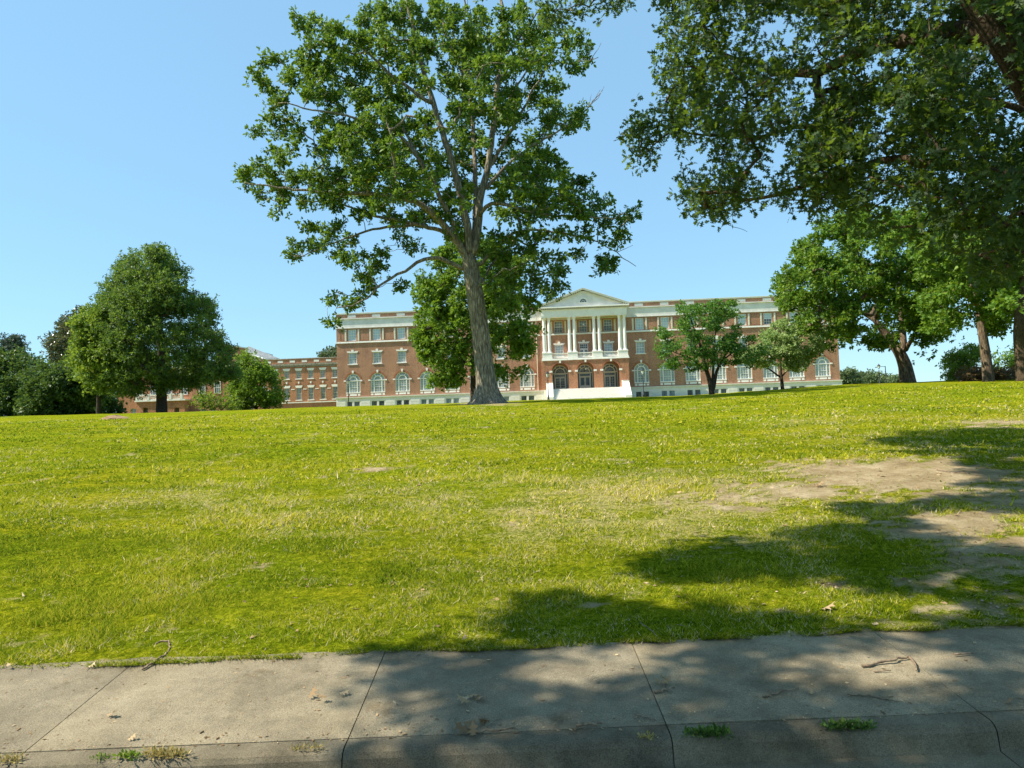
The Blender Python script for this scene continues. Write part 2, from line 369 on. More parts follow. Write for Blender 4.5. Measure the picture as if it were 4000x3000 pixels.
# ------------------------------------------------------------------ ground, sidewalk, kerb, road
def ground():
    s = np.sinh(np.linspace(-3.2, 3.2, 420)) / math.sinh(3.2) * 7.0
    ys = [5.56]; dy = .05
    while ys[-1] < 165:
        ys.append(ys[-1] + dy); dy = min(dy * 1.022, 1.1)
    ys += [175, 190, 220, 260, 320, 420, 600, 900, 1500, 3000]
    Yg, Sg = np.meshgrid(np.array(ys), s, indexing='ij')
    X = Sg * (Yg + 5)
    e = np.exp(-(Yg - 5.56) / 6)
    Y = Yg + yedge(X) * e + (fbm(X * 2.2, X * 0 + 3, 5, 3) - .5) * .14 * np.exp(-(Yg - 5.56) / .5)
    Z = gz(X, Y) + .012 - .05 * np.exp(-((Y - yedge(X) * e - 5.56) / .05) ** 2 * .5) * (Yg < 5.9) + (fbm(X * 3, Y * 3, 77, 2) - .5) * .03 * np.clip((Yg - 5.6) * 3, 0, 1) * np.clip(1 - Yg / 40, 0, 1)
    n, m_ = X.shape
    me = bpy.data.meshes.new('ground')
    V = np.stack([X, Y, Z], -1).reshape(-1, 3)
    i, j = np.meshgrid(np.arange(n - 1), np.arange(m_ - 1), indexing='ij')
    a = (i * m_ + j).ravel(); F = np.stack([a, a + 1, a + m_ + 1, a + m_], -1)
    N = len(F)
    me.vertices.add(len(V)); me.vertices.foreach_set('co', V.astype(np.float32).ravel())
    me.loops.add(N * 4); me.loops.foreach_set('vertex_index', F.astype(np.int32).ravel())
    me.polygons.add(N); me.polygons.foreach_set('loop_start', np.arange(0, N * 4, 4, dtype=np.int32))
    d, r = masks(V[:, 0], V[:, 1])
    for nm, q in (('dirt', d), ('dry', r)):
        t = me.attributes.new(nm, 'FLOAT', 'POINT'); t.data.foreach_set('value', q.astype(np.float32))
    me.update(calc_edges=True)
    m, nt, b = mat('mown lawn soil and grass', 1.0, .0)
    v = geoco(nt)
    fa = noise(nt, 9, 6, v, .8); fb = noise(nt, 75, 5, v, .8); fc = noise(nt, .22, 4, v, .6); fd = noise(nt, 1.7, 5, v, .7); fg = noise(nt, 26, 4, v, .75)
    mp = nt.nodes.new('ShaderNodeMapping'); mp.inputs['Scale'].default_value = (.10, 1.3, 1); nt.links.new(v, mp.inputs[0])
    fe = noise(nt, 1, 4, mp.outputs[0], .6)
    g = ramp(nt, fa, [(.32, (.070, .094, .007)), (.50, (.220, .248, .011)), (.68, (.46, .42, .03))])  # darkest stop paints the self shadow between the blades
    g = mixc(nt, .8, g, ramp(nt, fb, [(.36, (.40, .45, .35)), (.62, (1.45, 1.4, 1.25))]), 'MULTIPLY')
    g = mixc(nt, .9, g, ramp(nt, fg, [(.36, (.55, .60, .5)), (.5, (1, 1, 1)), (.64, (1.4, 1.32, 1.2))]), 'MULTIPLY')
    g = mixc(nt, .8, g, ramp(nt, fc, [(.35, (.82, .95, .8)), (.65, (1.15, 1.05, 1.0))]), 'MULTIPLY')
    g = mixc(nt, .9, g, ramp(nt, fe, [(.36, (.66, .78, .7)), (.64, (1.22, 1.13, 1.1))]), 'MULTIPLY')
    straw = ramp(nt, fb, [(.3, (.32, .27, .10)), (.7, (.66, .54, .27))])
    dirtc = ramp(nt, fd, [(.3, (.29, .215, .115)), (.5, (.44, .345, .20)), (.7, (.62, .51, .325))])
    dirtc = mixc(nt, .6, dirtc, ramp(nt, fb, [(.35, (.7, .68, .66)), (.65, (1.15, 1.15, 1.15))]), 'MULTIPLY')
    dm = mathn(nt, 'MULTIPLY', mathn(nt, 'SUBTRACT', mathn(nt, 'ADD', attr(nt, 'dry'), mathn(nt, 'MULTIPLY', mathn(nt, 'SUBTRACT', mathn(nt, 'ADD', mathn(nt, 'MULTIPLY', fa, .4), mathn(nt, 'MULTIPLY', fg, .6)), .5), 3.4)), .62), 1.7, True)
    x = mixc(nt, dm, g, straw)
    dd = mathn(nt, 'MULTIPLY', mathn(nt, 'SUBTRACT', mathn(nt, 'ADD', attr(nt, 'dirt'), mathn(nt, 'MULTIPLY', mathn(nt, 'SUBTRACT', mathn(nt, 'ADD', mathn(nt, 'MULTIPLY', fa, .5), mathn(nt, 'MULTIPLY', fb, .5)), .5), 3.8)), .27), 1.8, True)
    x = mixc(nt, dd, x, dirtc)
    nt.links.new(x, b.inputs['Base Color'])
    bump(nt, b, mathn(nt, 'ADD', mathn(nt, 'MULTIPLY', fa, 1.0), mathn(nt, 'ADD', mathn(nt, 'MULTIPLY', fb, .6), mathn(nt, 'MULTIPLY', fd, 1.6))), .06)
    o = link('ground', me, m, smooth=True); tag(o, kind='structure')
ground()

def concrete(name, tone=1.0, sc=1.0):
    m, nt, b = mat(name, .9, .2)
    v = geoco(nt)
    f1 = noise(nt, 1.1 * sc, 6, v, .65); f2 = noise(nt, 130, 3, v, .75); f3 = noise(nt, 6, 5, v, .7)
    x = ramp(nt, f1, [(.32, (.165 * tone, .142 * tone, .097 * tone)), (.5, (.235 * tone, .202 * tone, .14 * tone)), (.68, (.30 * tone, .262 * tone, .185 * tone))])
    x = mixc(nt, .85, x, ramp(nt, f2, [(.34, (.52, .50, .47)), (.5, (1, 1, 1)), (.68, (1.5, 1.47, 1.4))]), 'MULTIPLY')
    f4 = noise(nt, .8, 8, v, .8); x = mixc(nt, .75, x, ramp(nt, f4, [(.38, (.62, .60, .56)), (.5, (.98, .97, .96)), (.62, (1.12, 1.1, 1.05))]), 'MULTIPLY')
    x = mixc(nt, .7, x, ramp(nt, f3, [(.35, (.82, .81, .78)), (.65, (1.1, 1.1, 1.08))]), 'MULTIPLY')
    # every slab was poured from its own batch
    sx = nt.nodes.new('ShaderNodeSeparateXYZ'); nt.links.new(v, sx.inputs[0])
    wn_ = nt.nodes.new('ShaderNodeTexWhiteNoise'); wn_.noise_dimensions = '1D'
    nt.links.new(mathn(nt, 'FLOOR', mathn(nt, 'MULTIPLY', mathn(nt, 'ADD', sx.outputs[0], 2.99), 1 / 1.93)), wn_.inputs['W'])
    x = mixc(nt, 1.0, x, ramp(nt, wn_.outputs['Value'], [(0, (.86, .86, .87)), (1, (1.14, 1.12, 1.08))]), 'MULTIPLY')
    f5 = noise(nt, 2.6, 6, v, .8); x = mixc(nt, .6, x, ramp(nt, f5, [(.58, (1, 1, 1)), (.68, (.62, .55, .45))]), 'MULTIPLY')
    nt.links.new(x, b.inputs['Base Color'])
    bump(nt, b, mathn(nt, 'ADD', f2, mathn(nt, 'MULTIPLY', f3, 1.5)), .006)
    return m
M['concrete'] = concrete('brushed sidewalk concrete')
M['kerb'] = concrete('stained kerb concrete', .72, 2.0)
JX = [-2.99 + 1.93 * k for k in range(-12, 14)]
def sidewalk():
    mb = MB(); g = .0035
    def slab(x0, x1):
        for q in range(4):   # a few strips so the surface is not one perfect plane
            a = x0 + (x1 - x0) * q / 4; c = x0 + (x1 - x0) * (q + 1) / 4
            if q == 0: a += g
            if q == 3: c -= g
            pts = []
            for x in (a, c):
                for y, z in ((4.391, -1.8938), (5.75, -1.772)):
                    pts.append((x, y + yedge(x), z + (vnoise(np.array(x * .8), np.array(y * .7), 8) - .5) * .008))
            p00, p01, p10, p11 = pts
            dn = lambda p: (p[0], p[1], p[2] - .1)
            mb.add([p00, p10, p11, p01, dn(p00), dn(p10), dn(p11), dn(p01)], [(0, 1, 2, 3), (0, 4, 5, 1), (1, 5, 6, 2), (2, 6, 7, 3), (3, 7, 4, 0)])
    for a, c in zip(JX[:-1], JX[1:]): slab(a, c)
    slab(-140, JX[0]); slab(JX[-1], 140)
    o = mb.build('sidewalk', M['concrete']); tag(o, kind='structure')
    o = MB().add([(-140, 4.3 - 1.2, -1.925), (140, 4.3 + 1.2, -1.925), (140, 6.9, -1.80), (-140, 4.5, -1.80)], [(0, 1, 2, 3)]).build('sidewalk_joint_bed', M['joint']); tag(o, kind='structure')
    prof = [(4.385, -1.99), (4.385, -1.897), (4.33, -1.897), (4.275, -1.903), (4.245, -1.917), (4.225, -1.945), (4.205, -2.05), (3.85, -2.075), (3.85, -2.12)]
    mb = MB()
    cuts = [-140] + JX + [140]
    for a, c in zip(cuts[:-1], cuts[1:]):
        P = [(a + g, y + float(yedge(a)), z) for y, z in prof] + [(c - g, y + float(yedge(c)), z) for y, z in prof]
        n = len(prof)
        mb.add(P, [(i, n + i, n + i + 1, i + 1) for i in range(n - 1)])
    o = mb.build('kerb', M['kerb']); tag(o, kind='structure')
    o = MB().add([(-60, y - 1.2, z) for y, z in ((4.37, -2.2), (4.37, -1.915), (4.29, -1.925), (4.255, -1.965), (4.24, -2.2))] + [(60, y + 1.2, z) for y, z in ((4.37, -2.2), (4.37, -1.915), (4.29, -1.925), (4.255, -1.965), (4.24, -2.2))], [(i, i + 1, 6 + i, 5 + i) for i in range(4)]).build('kerb_joint_bed', M['joint']); tag(o, kind='structure')
    ma = simple('worn asphalt', (.04, .04, .04), (.075, .072, .068), 14, .95, .2, .004)
    o = MB().add([(-400, 3.9 - 1.2, -2.085), (400, 3.9 + 1.2, -2.085), (400, -7, -2.1), (-400, -7, -2.1)], [(0, 1, 2, 3)]).build('road', ma); tag(o, kind='structure')
    mg = simple('grass verge', (.06, .10, .015), (.12, .16, .03), 6, .95)
    o = MB().add([(-400, -7, -2.0), (400, -7, -2.0), (400, -600, -2.0), (-400, -600, -2.0)], [(0, 3, 2, 1)]).build('verge', mg); tag(o, kind='structure')
sidewalk()

# ------------------------------------------------------------------ the main building
ZB = 3.2
def hole_rect(u, w, z0, z1): return [(u - w / 2, z0), (u + w / 2, z0), (u + w / 2, z1), (u - w / 2, z1)]
def hole_arch(u, w, z0, zs, n=16):
    r = w / 2
    return [(u - r, z0), (u + r, z0)] + [(u + r * math.cos(math.pi * k / n), zs + r * math.sin(math.pi * k / n)) for k in range(n + 1)]
def wall_holes(mb, outer, holes, y=0.0, depth=.3):
    loops = [[Vector((p[0], p[1], 0)) for p in outer]] + [[Vector((p[0], p[1], 0)) for p in h] for h in holes]
    tri = tessellate_polygon(loops)
    flat = [p for l in loops for p in l]
    mb.add([(p.x, y, p.y) for p in flat], tri)
    for h in holes:
        n = len(h)
        mb.add([(p[0], y, p[1]) for p in h] + [(p[0], y + depth, p[1]) for p in h], [(i, (i + 1) % n, n + (i + 1) % n, n + i) for i in range(n)])

def frame_bars(mb, u, w, z0, z1, y, ft, th=.10, cols=3, rows=4, mid=True, mt=.035):
    mb.box(u - w / 2, u - w / 2 + ft, y, y + th, z0, z1); mb.box(u + w / 2 - ft, u + w / 2, y, y + th, z0, z1)
    mb.box(u - w / 2 + ft, u + w / 2 - ft, y, y + th, z0, z0 + ft); mb.box(u - w / 2 + ft, u + w / 2 - ft, y, y + th, z1 - ft, z1)
    iw = w - 2 * ft; ih = z1 - z0 - 2 * ft
    for k in range(1, cols): x = u - iw / 2 + iw * k / cols; mb.box(x - mt / 2, x + mt / 2, y + .045, y + th - .01, z0 + ft, z1 - ft)
    for k in range(1, rows):
        t = .07 if (mid and k * 2 == rows) else mt
        z = z0 + ft + ih * k / rows; mb.box(u - iw / 2, u + iw / 2, y + (.03 if t > .05 else .048), y + th - .012, z - t / 2, z + t / 2)

def lintel_pts(u, w, z, h, key=.3):
    a = w / 2 + .12; b_ = w / 2 + .32
    return [(u - a, z), (u + a, z), (u + b_, z + h), (u + .52, z + h), (u + .45, z + h - .07), (u + .26, z + h - .07), (u + .2, z + h + key), (u - .2, z + h + key), (u - .26, z + h - .07), (u - .45, z + h - .07), (u - .52, z + h), (u - b_, z + h)]

def rect_window(root, u, z0, z1, w, y, pane, lint=True, sill=True, cols=3, rows=4, copy=None, wy=0.0, ft=.10, label=None):
    """one window (frame) with pane, lintel, sill below it; local origin at (u,y,z0)"""
    h = z1 - z0
    if copy is not None:
        c = copy_tree(copy, root); c.location = (u, y, z0 - ZB)
        for ch in c.children:
            if ch.name.startswith('pane'): ch.data = ch.data if pane is None else pane
        return c
    mb = MB(); frame_bars(mb, 0, w, 0, h, .14, ft, cols=cols, rows=rows)
    o = mb.build('window', M['white'], root); o.location = (u, y, z0 - ZB)
    MB().box(-w / 2 + ft, w / 2 - ft, .215, .22, ft, h - ft).build('pane', M['pane'], o)
    if lint: MB().prism([(p[0], p[1]) for p in lintel_pts(0, w, h + .0, .30)], -.07, .0).build('lintel', M['white'], o)
    if sill: MB().box(-w / 2 - .18, w / 2 + .18, -.10, .10, -.16, -.005).build('sill', M['white'], o)
    return o
def pane_mesh(like, m):
    me = like.copy(); me.materials.clear(); me.materials.append(m); return me

hall = empty('brick_hall', (13.46, 131.25, ZB), -YAW)
tag(hall, 'long four storey red brick college hall with a white columned portico and broad front steps', 'building')
H = lambda z: z - ZB
def hb(mb, name, m, parent=hall, smooth=False): return mb.build(name, m, parent, smooth, off=(0, 0, ZB))
BAY = [10.62 + 4.7 * k for k in range(8)]
US = [-u for u in BAY[::-1]] + BAY
PC = .15
UPO = [PC - 4.6, PC, PC + 4.6]
def main_hall():
    E_ = 46.55
    holes = []
    for u in US:
        holes.append(hole_arch(u, 2.72, 5.82, 8.16)); holes.append(hole_rect(u, 1.62, 11.28, 13.50)); holes.append(hole_rect(u, 1.55, 15.72, 17.95))
    for u in UPO:
        holes.append(hole_rect(u, 1.62, 10.95 if u == PC else 11.2, 13.6)); holes.append(hole_rect(u, 1.55, 15.62, 17.9)); holes.append(hole_arch(u, 3.0, 5.12, 8.15))
    mb = MB()
    wall_holes(mb, [(-E_, 4.95), (E_, 4.95), (E_, 20.78), (-E_, 20.78)], holes, 0, .32)
    for s in (-1, 1):
        mb.add([(s * E_, 0, 4.95), (s * E_, 15, 4.95), (s * E_, 15, 20.78), (s * E_, 0, 20.78)], [(0, 1, 2, 3)])
    mb.add([(-E_, 15, 4.95), (E_, 15, 4.95), (E_, 15, 20.78), (-E_, 15, 20.78)], [(3, 2, 1, 0)])
    # inner face of the parapet and a dark backing behind the window openings
    mb.add([(-E_ + .3, .34, 19.7), (E_ - .3, .34, 19.7), (E_ - .3, .34, 20.78), (-E_ + .3, .34, 20.78)], [(0, 1, 2, 3)])
    hb(mb, 'wall', M['brick'])
    hb(MB().box(-E_ + .02, E_ - .02, .34, 14.98, 19.6, 19.9), 'roof', M['tar'])
    hb(MB().box(-E_ + .05, E_ - .05, .45, .5, 4.9, 19.55), 'interior', M['tar'])
    # coping, frieze, belt, base ledge
    hb(MB().box(-E_ - .12, E_ + .12, -.12, .5, 20.785, 20.98).box(-E_ - .12, -E_ + .4, .5, 15.1, 20.785, 20.98).box(E_ - .4, E_ + .12, .5, 15.1, 20.785, 20.98).box(-E_ - .2, E_ + .2, -.2, .52, 20.98, 21.05), 'coping', M['white'])
    hb(MB().box(-E_ - .10, E_ + .10, -.10, -.003, 18.12, 19.86).box(-E_ - .19, E_ + .19, -.19, -.10, 18.12, 18.26).box(-E_ - .28, E_ + .28, -.30, -.003, 19.865, 20.04)
       .box(E_ + .003, E_ + .1, 0, 15.1, 18.12, 19.86).box(E_ + .003, E_ + .28, 0, 15.28, 19.865, 20.04).box(-E_ - .1, -E_ - .003, 0, 15.1, 18.12, 19.86).box(-E_ - .28, -E_ - .003, 0, 15.28, 19.865, 20.04), 'frieze', M['frieze'])
    mbb = MB()
    for a, c in ((-E_, -7.9), (7.9 + PC, E_), (-7.6, 7.7)):
        mbb.box(a - .0, c, -.17, -.003, 15.30, 15.42).box(a, c, -.12, -.003, 15.42, 15.60)
    mbb.box(E_ + .003, E_ + .17, -.17, 15.1, 15.30, 15.42).box(E_ + .003, E_ + .12, -.12, 15.1, 15.42, 15.60).box(-E_ - .17, -E_ - .003, -.17, 15.1, 15.3, 15.42).box(-E_ - .12, -E_ - .003, -.12, 15.1, 15.42, 15.6)
    hb(mbb, 'belt_course', M['white'])
    mbs = MB(); mj = MB()
    for a, c in ((-E_ - .34, -7.7), (7.75 + PC, E_ + .34)):
        mbs.box(a, c, -.38, -.003, 4.93, 5.07).box(a + .06, c - .06 if c > 0 else c, -.32, -.003, 4.80, 4.93)
        sg = -1 if a < 0 else 1
        bays = [u for u in US if u * sg > 0]
        hl = []
        for u in bays:
            for d in (-.70, .70): hl.append(hole_rect(u + d, 1.06, 2.9, 4.22))
        lo = a + .12; hi = c if c < 0 else c - .12
        if c < 0: pass
        else: lo = a; 
        wall_holes(mbs, [(lo, 2.2), (hi, 2.2), (hi, 4.80), (lo, 4.80)], hl, -.22, .25)
        e = a + .12 if a < 0 else c - .12
        mbs.add([(e, -.22, 2.2), (e, 15.1, 2.2), (e, 15.1, 4.93), (e, -.22, 4.93)], [(0, 1, 2, 3)])
        # raised courses between the basement windows
        xs = sorted([u - 1.5 for u in bays] + [u + 1.5 for u in bays]); xs = [lo + .01] + xs + [hi - .01]
        for k in range(0, len(xs), 2):
            for z0, z1 in ((3.86, 4.30), (3.36, 3.82), (2.86, 3.32), (2.3, 2.82)):
                mbs.box(xs[k], xs[k + 1], -.27, -.222, z0, z1)
    mbs.box(E_ + .003, E_ + .34, -.003, 15.3, 4.93, 5.07).box(-E_ - .34, -E_ - .003, -.003, 15.3, 4.93, 5.07)
    hb(mbs, 'base_wall', M['stone'])
    # basement windows
    p0 = None; dark = {}
    for s, u in enumerate(US):
        for d in (-.70, .70):
            m_ = 'pane_dark' if (s < 3 or s in (7, 8) or s >= 10) else 'pane_grey'
            if p0 is None:
                mb = MB(); frame_bars(mb, 0, 1.06, 0, 1.3, .05, .05, .06, 4, 4, False, .03)
                p0 = mb.build('basement_window', M['white'], hall); p0.location = (u + d, -.22, H(2.92))
                q = MB().box(-.48, .48, .095, .1, .05, 1.25).build('pane', M['pane_grey'], p0)
                dark['pane_grey'] = q.data; dark['pane_dark'] = pane_mesh(q.data, M['pane_dark']); q.data = dark[m_]
            else:
                c = copy_tree(p0, hall); c.location = (u + d, -.22, H(2.92)); c.children[0].data = dark[m_]
    # arched windows
    r = 1.36
    mb = MB()
    zs = 8.16 - 5.82
    mb.box(-r, -r + .12, .12, .22, 0, zs); mb.box(r - .12, r, .12, .22, 0, zs); mb.arc(0, zs, r - .12, r, 0, math.pi, .12, .22, 18)
    mb.box(-r - .02, r + .02, -.04, .22, -.06, .16)
    mb.box(-r, r, .09, .23, zs - .09, zs + .05)
    for x in (-.74, .74): mb.box(x - .09, x + .09, .12, .22, .16, zs - .09)
    mb.arc(0, zs + .05, .62, .80, 0, math.pi, .11, .22, 14)
    for an in (60, 120):
        c, s_ = math.cos(rad(an)), math.sin(rad(an)); n_ = (-s_ * .06, c * .06)
        mb.prism([(c * .79 - n_[0], zs + .05 + s_ * .79 - n_[1]), (c * 1.26 - n_[0], zs + s_ * 1.26 - n_[1]), (c * 1.26 + n_[0], zs + s_ * 1.26 + n_[1]), (c * .79 + n_[0], zs + .05 + s_ * .79 + n_[1])], .12, .21)
    mb.box(-.65, .65, .14, .21, 1.02, 1.10)
    for x in (-.22, .22): mb.box(x - .02, x + .02, .16, .20, .16, zs - .09)
    for z in (.6, 1.5, 1.9): mb.box(-.65, .65, .162, .198, z - .02, z + .02)
    for x in (-1.05, 1.05):
        for z in (.6, 1.06, 1.5, 1.9): mb.box(x - .19, x + .19, .162, .198, z - .015, z + .015)
    a0 = mb.build('arched_window', M['white'], hall); a0.location = (US[0], 0, H(5.82))
    pm = MB().prism(hole_arch(0, 2.56, .1, zs), .24, .25)
    pn = pm.build('pane', M['pane'], a0)
    MB().arc(0, zs, r + .06, r + .34, 0, math.pi, -.05, -.003, 20).build('brick_arch', M['brick_trim'], a0)
    MB().prism([(-.13, zs + 1.40), (.13, zs + 1.40), (.2, zs + 1.92), (-.2, zs + 1.92)], -.14, -.052).build('keystone', M['white'], a0)
    MB().box(-r - .42, -r - .01, -.1, .1, zs - .14, zs + .12).build('impost', M['white'], a0)
    MB().box(r + .01, r + .42, -.1, .1, zs - .14, zs + .12).build('impost', M['white'], a0)
    MB().box(-1.32, -.86, -.03, .0, -.52, -.18).box(-.66, .66, -.03, .0, -.52, -.18).box(.86, 1.32, -.03, .0, -.52, -.18).build('apron_panel', M['white'], a0)
    for u in US[1:]:
        c = copy_tree(a0, hall); c.location = (u, 0, H(5.82))
    # second floor
    w2 = rect_window(hall, US[0], 11.32, 13.46, 1.60, 0, None)
    for u in US[1:] + [UPO[0], UPO[2]]: rect_window(hall, u, 11.32, 13.46, 1.6, 0, None, copy=w2)
    # third floor, with flat shutters both sides and sunk panels between
    w3 = rect_window(hall, US[0], 15.74, 17.93, 1.53, 0, None, lint=False, sill=False)
    pb = pane_mesh(w3.children[0].data, M['pane_blue']); pd = pane_mesh(w3.children[0].data, M['pane_grey'])
    for k, u in enumerate(US[1:] + UPO):
        c = rect_window(hall, u, 15.74, 17.93, 1.53, 0, None, copy=w3)
        c.children[0].data = pb if u in US else pd
        if abs(u - BAY[5]) < .1:
            hb(MB().box(u - .62, u + .62, .20, .212, 15.86, 16.8), 'open_sash', M['pane_dark'])
    w3.children[0].data = pb
    sh = None
    for u in US + UPO:
        for s in (-1, 1):
            if sh is None:
                mb = MB().box(-.16, .16, -.05, -.003, 0, 2.2)
                for z in (.1, 1.15): mb.box(-.11, .11, -.07, -.05, z, z + .95)
                sh = mb.build('shutter', M['shutter'], hall); sh.location = (u + s * 1.24, 0, H(15.7))
            else:
                c = copy_tree(sh, hall); c.location = (u + s * (1.24 if u in US else 1.3), 0, H(15.7))
    bp = None
    for k in range(-1, 16):
        if k == 7: continue
        if k == -1: u, w = -45.3, 1.0
        elif k == 15: u, w = 45.3, 1.0
        else: u, w = (US[k] + US[k + 1]) / 2, 1.86
        mb = MB()
        for a, c, z0, z1 in ((-w / 2, w / 2, 0, .07), (-w / 2, w / 2, 1.93, 2.0), (-w / 2, -w / 2 + .07, .07, 1.93), (w / 2 - .07, w / 2, .07, 1.93)): mb.box(a, c, -.04, -.003, z0, z1)
        o = mb.build('brick_panel', M['brick_trim'], hall); o.location = (u, 0, H(15.82))
    pp = None
    for u in US:
        if pp is None:
            pp = MB().box(-.78, .78, -.05, -.003, 0, .46).build('parapet_panel', M['white'], hall); pp.location = (u, 0, H(20.17))
        else:
            c = copy_tree(pp, hall); c.location = (u, 0, H(20.17))
    # downpipes
    for u in (-8.6,):
        hb(MB().tube([(u, -.08, 19.8), (u, -.08, 5.1)], [.06, .06], 6), 'downpipe', M['shutter'])
main_hall()

def portico():
    y = -3.6; L, R_ = PC - 7.78, PC + 7.78
    # arcade
    mb = MB()
    holes = [hole_arch(u, 2.98, 5.1, 8.38, 20) for u in UPO]
    outer = [(L, 5.1)]
    # the arch openings reach the floor: cut the wall polygon around them
    pts = [(L, 5.05)]
    for u in UPO:
        r = 1.49
        pts += [(u - r, 5.05)] + [(u - r * math.cos(math.pi * k / 20), 8.38 + r * math.sin(math.pi * k / 20)) for k in range(21)] + [(u + r, 5.05)]
    pts += [(R_, 5.05), (R_, 10.25), (L, 10.25)]
    tri = tessellate_polygon([[Vector((p[0], p[1], 0)) for p in pts]])
    mb.add([(p[0], y, p[1]) for p in pts], tri); mb.add([(p[0], y + .75, p[1]) for p in pts], tri)
    n = len(pts); mb.add([(p[0], y, p[1]) for p in pts] + [(p[0], y + .75, p[1]) for p in pts], [(i, i + 1, n + i + 1, n + i) for i in range(n - 2) if not (pts[i][1] == 5.05 and pts[i + 1][1] == 5.05)])
    for x in (L, R_): 
        s = 1 if x < 0 else -1
        mb.box(min(x, x + s * .01), max(x, x + s * .01) , y + .001, -.004, 5.05, 10.25)
        mb.box(min(x + s * .7, x + s * .71), max(x + s * .7, x + s * .71), y + .75, -.004, 5.05, 10.25)
    hb(mb, 'arcade_wall', M['brick_light'])
    for u in UPO:
        hb(MB().arc(u, 8.38, 1.495, 1.76, 0, math.pi, y - .05, y - .003, 20), 'arch_ring', M['brick_trim'])
        hb(MB().prism([(u - .14, 9.78), (u + .14, 9.78), (u + .2, 10.28), (u - .2, 10.28)], y - .14, y - .052), 'keystone', M['white'])
        for s in (-1, 1):
            a = u + s * 1.49; c = u + s * 1.97
            hb(MB().box(min(a, c) - (.05 if s > 0 else 0), max(a, c) + (.05 if s < 0 else 0), y - .1, y + .3, 8.1, 8.42), 'impost', M['white'])
    hb(MB().box(L, R_, y + .02, -.01, 2.6, 5.08), 'porch_base', M['stone'])
    hb(MB().box(L + .05, R_ - .05, y + .01, -.01, 10.0, 10.255), 'porch_ceiling', M['shutter'])
    hb(MB().box(L - .14, R_ + .14, y - .16, -.01, 10.26, 10.42).box(L - .05, R_ + .05, y - .08, -.01, 10.42, 10.62), 'balcony_slab', M['white'])
    # doors behind the arches
    for i, u in enumerate(UPO):
        mb = MB(); zs = 8.15
        yy = .10
        mb.arc(u, zs, 1.32, 1.5, 0, math.pi, yy, yy + .12, 18); mb.arc(u, zs, .84, 1.02, 0, math.pi, yy, yy + .12, 16)
        for an in (50, 90, 130):
            c, s_ = math.cos(rad(an)), math.sin(rad(an)); q = (-s_ * .07, c * .07)
            mb.prism([(u + c * 1.0 - q[0], zs + s_ * 1.0 - q[1]), (u + c * 1.33 - q[0], zs + s_ * 1.33 - q[1]), (u + c * 1.33 + q[0], zs + s_ * 1.33 + q[1]), (u + c * 1.0 + q[0], zs + s_ * 1.0 + q[1])], yy + .01, yy + .11)
        for an in (30, 60, 90, 120, 150):
            c, s_ = math.cos(rad(an)), math.sin(rad(an)); q = (-s_ * .018, c * .018)
            mb.prism([(u + c * .2 - q[0], zs + .08 + s_ * .2 - q[1]), (u + c * .85 - q[0], zs + .05 + s_ * .85 - q[1]), (u + c * .85 + q[0], zs + .05 + s_ * .85 + q[1]), (u + c * .2 + q[0], zs + .08 + s_ * .2 + q[1])], yy + .04, yy + .09)
        mb.box(u - 1.95, u + 1.95, yy - .05, yy + .0, zs - .14, zs + .06)
        for x in (-1.5, -1.08, .93, 1.35): mb.box(u + x, u + x + .15, yy, yy + .12, 5.12, zs - .14)
        fr = hb(mb, 'door_frame', M['shutter'])
        hb(MB().prism(hole_arch(u, 2.9, 5.15, zs), yy + .14, yy + .15), 'pane', M['pane_dark'])
        for s in (-1, 1):
            mb = MB(); a = u + (-.93 if s < 0 else 0.01); w = .92
            mb.box(a, a + .12, yy + .02, yy + .09, 5.14, 7.35); mb.box(a + w - .12, a + w, yy + .02, yy + .09, 5.14, 7.35)
            mb.box(a + .12, a + w - .12, yy + .02, yy + .09, 5.14, 5.42 if i != 1 else 5.75); mb.box(a + .12, a + w - .12, yy + .02, yy + .09, 7.2, 7.35)
            if i != 1:
                mb.box(a + w / 2 - .02, a + w / 2 + .02, yy + .03, yy + .08, 5.42, 7.2)
                for z in (5.85, 6.3, 6.75): mb.box(a + .12, a + w - .12, yy + .032, yy + .078, z, z + .04)
            d = hb(mb, 'door', M['shutter'])
            hx = u - .1 if s < 0 else u + .1
            MB().box(hx - .015, hx + .015, yy - .03, yy + .02, 6.1, 6.35).build('handle', M['iron'], d, off=(0, 0, ZB))
        hb(MB().box(u - .93, u + .93, yy + .02, yy + .1, 7.37, 7.5).box(u - .93, u + .93, yy + .02, yy + .1, 7.88, 8.0), 'transom', M['shutter'])
        if i == 0: hb(MB().box(u - .8, u + .8, yy + .10, yy + .12, 7.5, 7.88).box(u - .8, u + .8, yy + .10, yy + .12, 6.5, 7.2), 'blind', M['pane_grey'])
    # pedestals, columns, balustrades
    for k, u in enumerate((PC - 6.85, PC - 2.25, PC + 2.25, PC + 6.85)):
        hb(MB().box(u - .95, u + .95, y - .03, y + .95, 10.625, 10.82).box(u - .88, u + .88, y + .02, y + .9, 10.82, 11.62).box(u - .95, u + .95, y - .04, y + .96, 11.62, 11.76), 'pedestal', M['white'])
    c0 = None
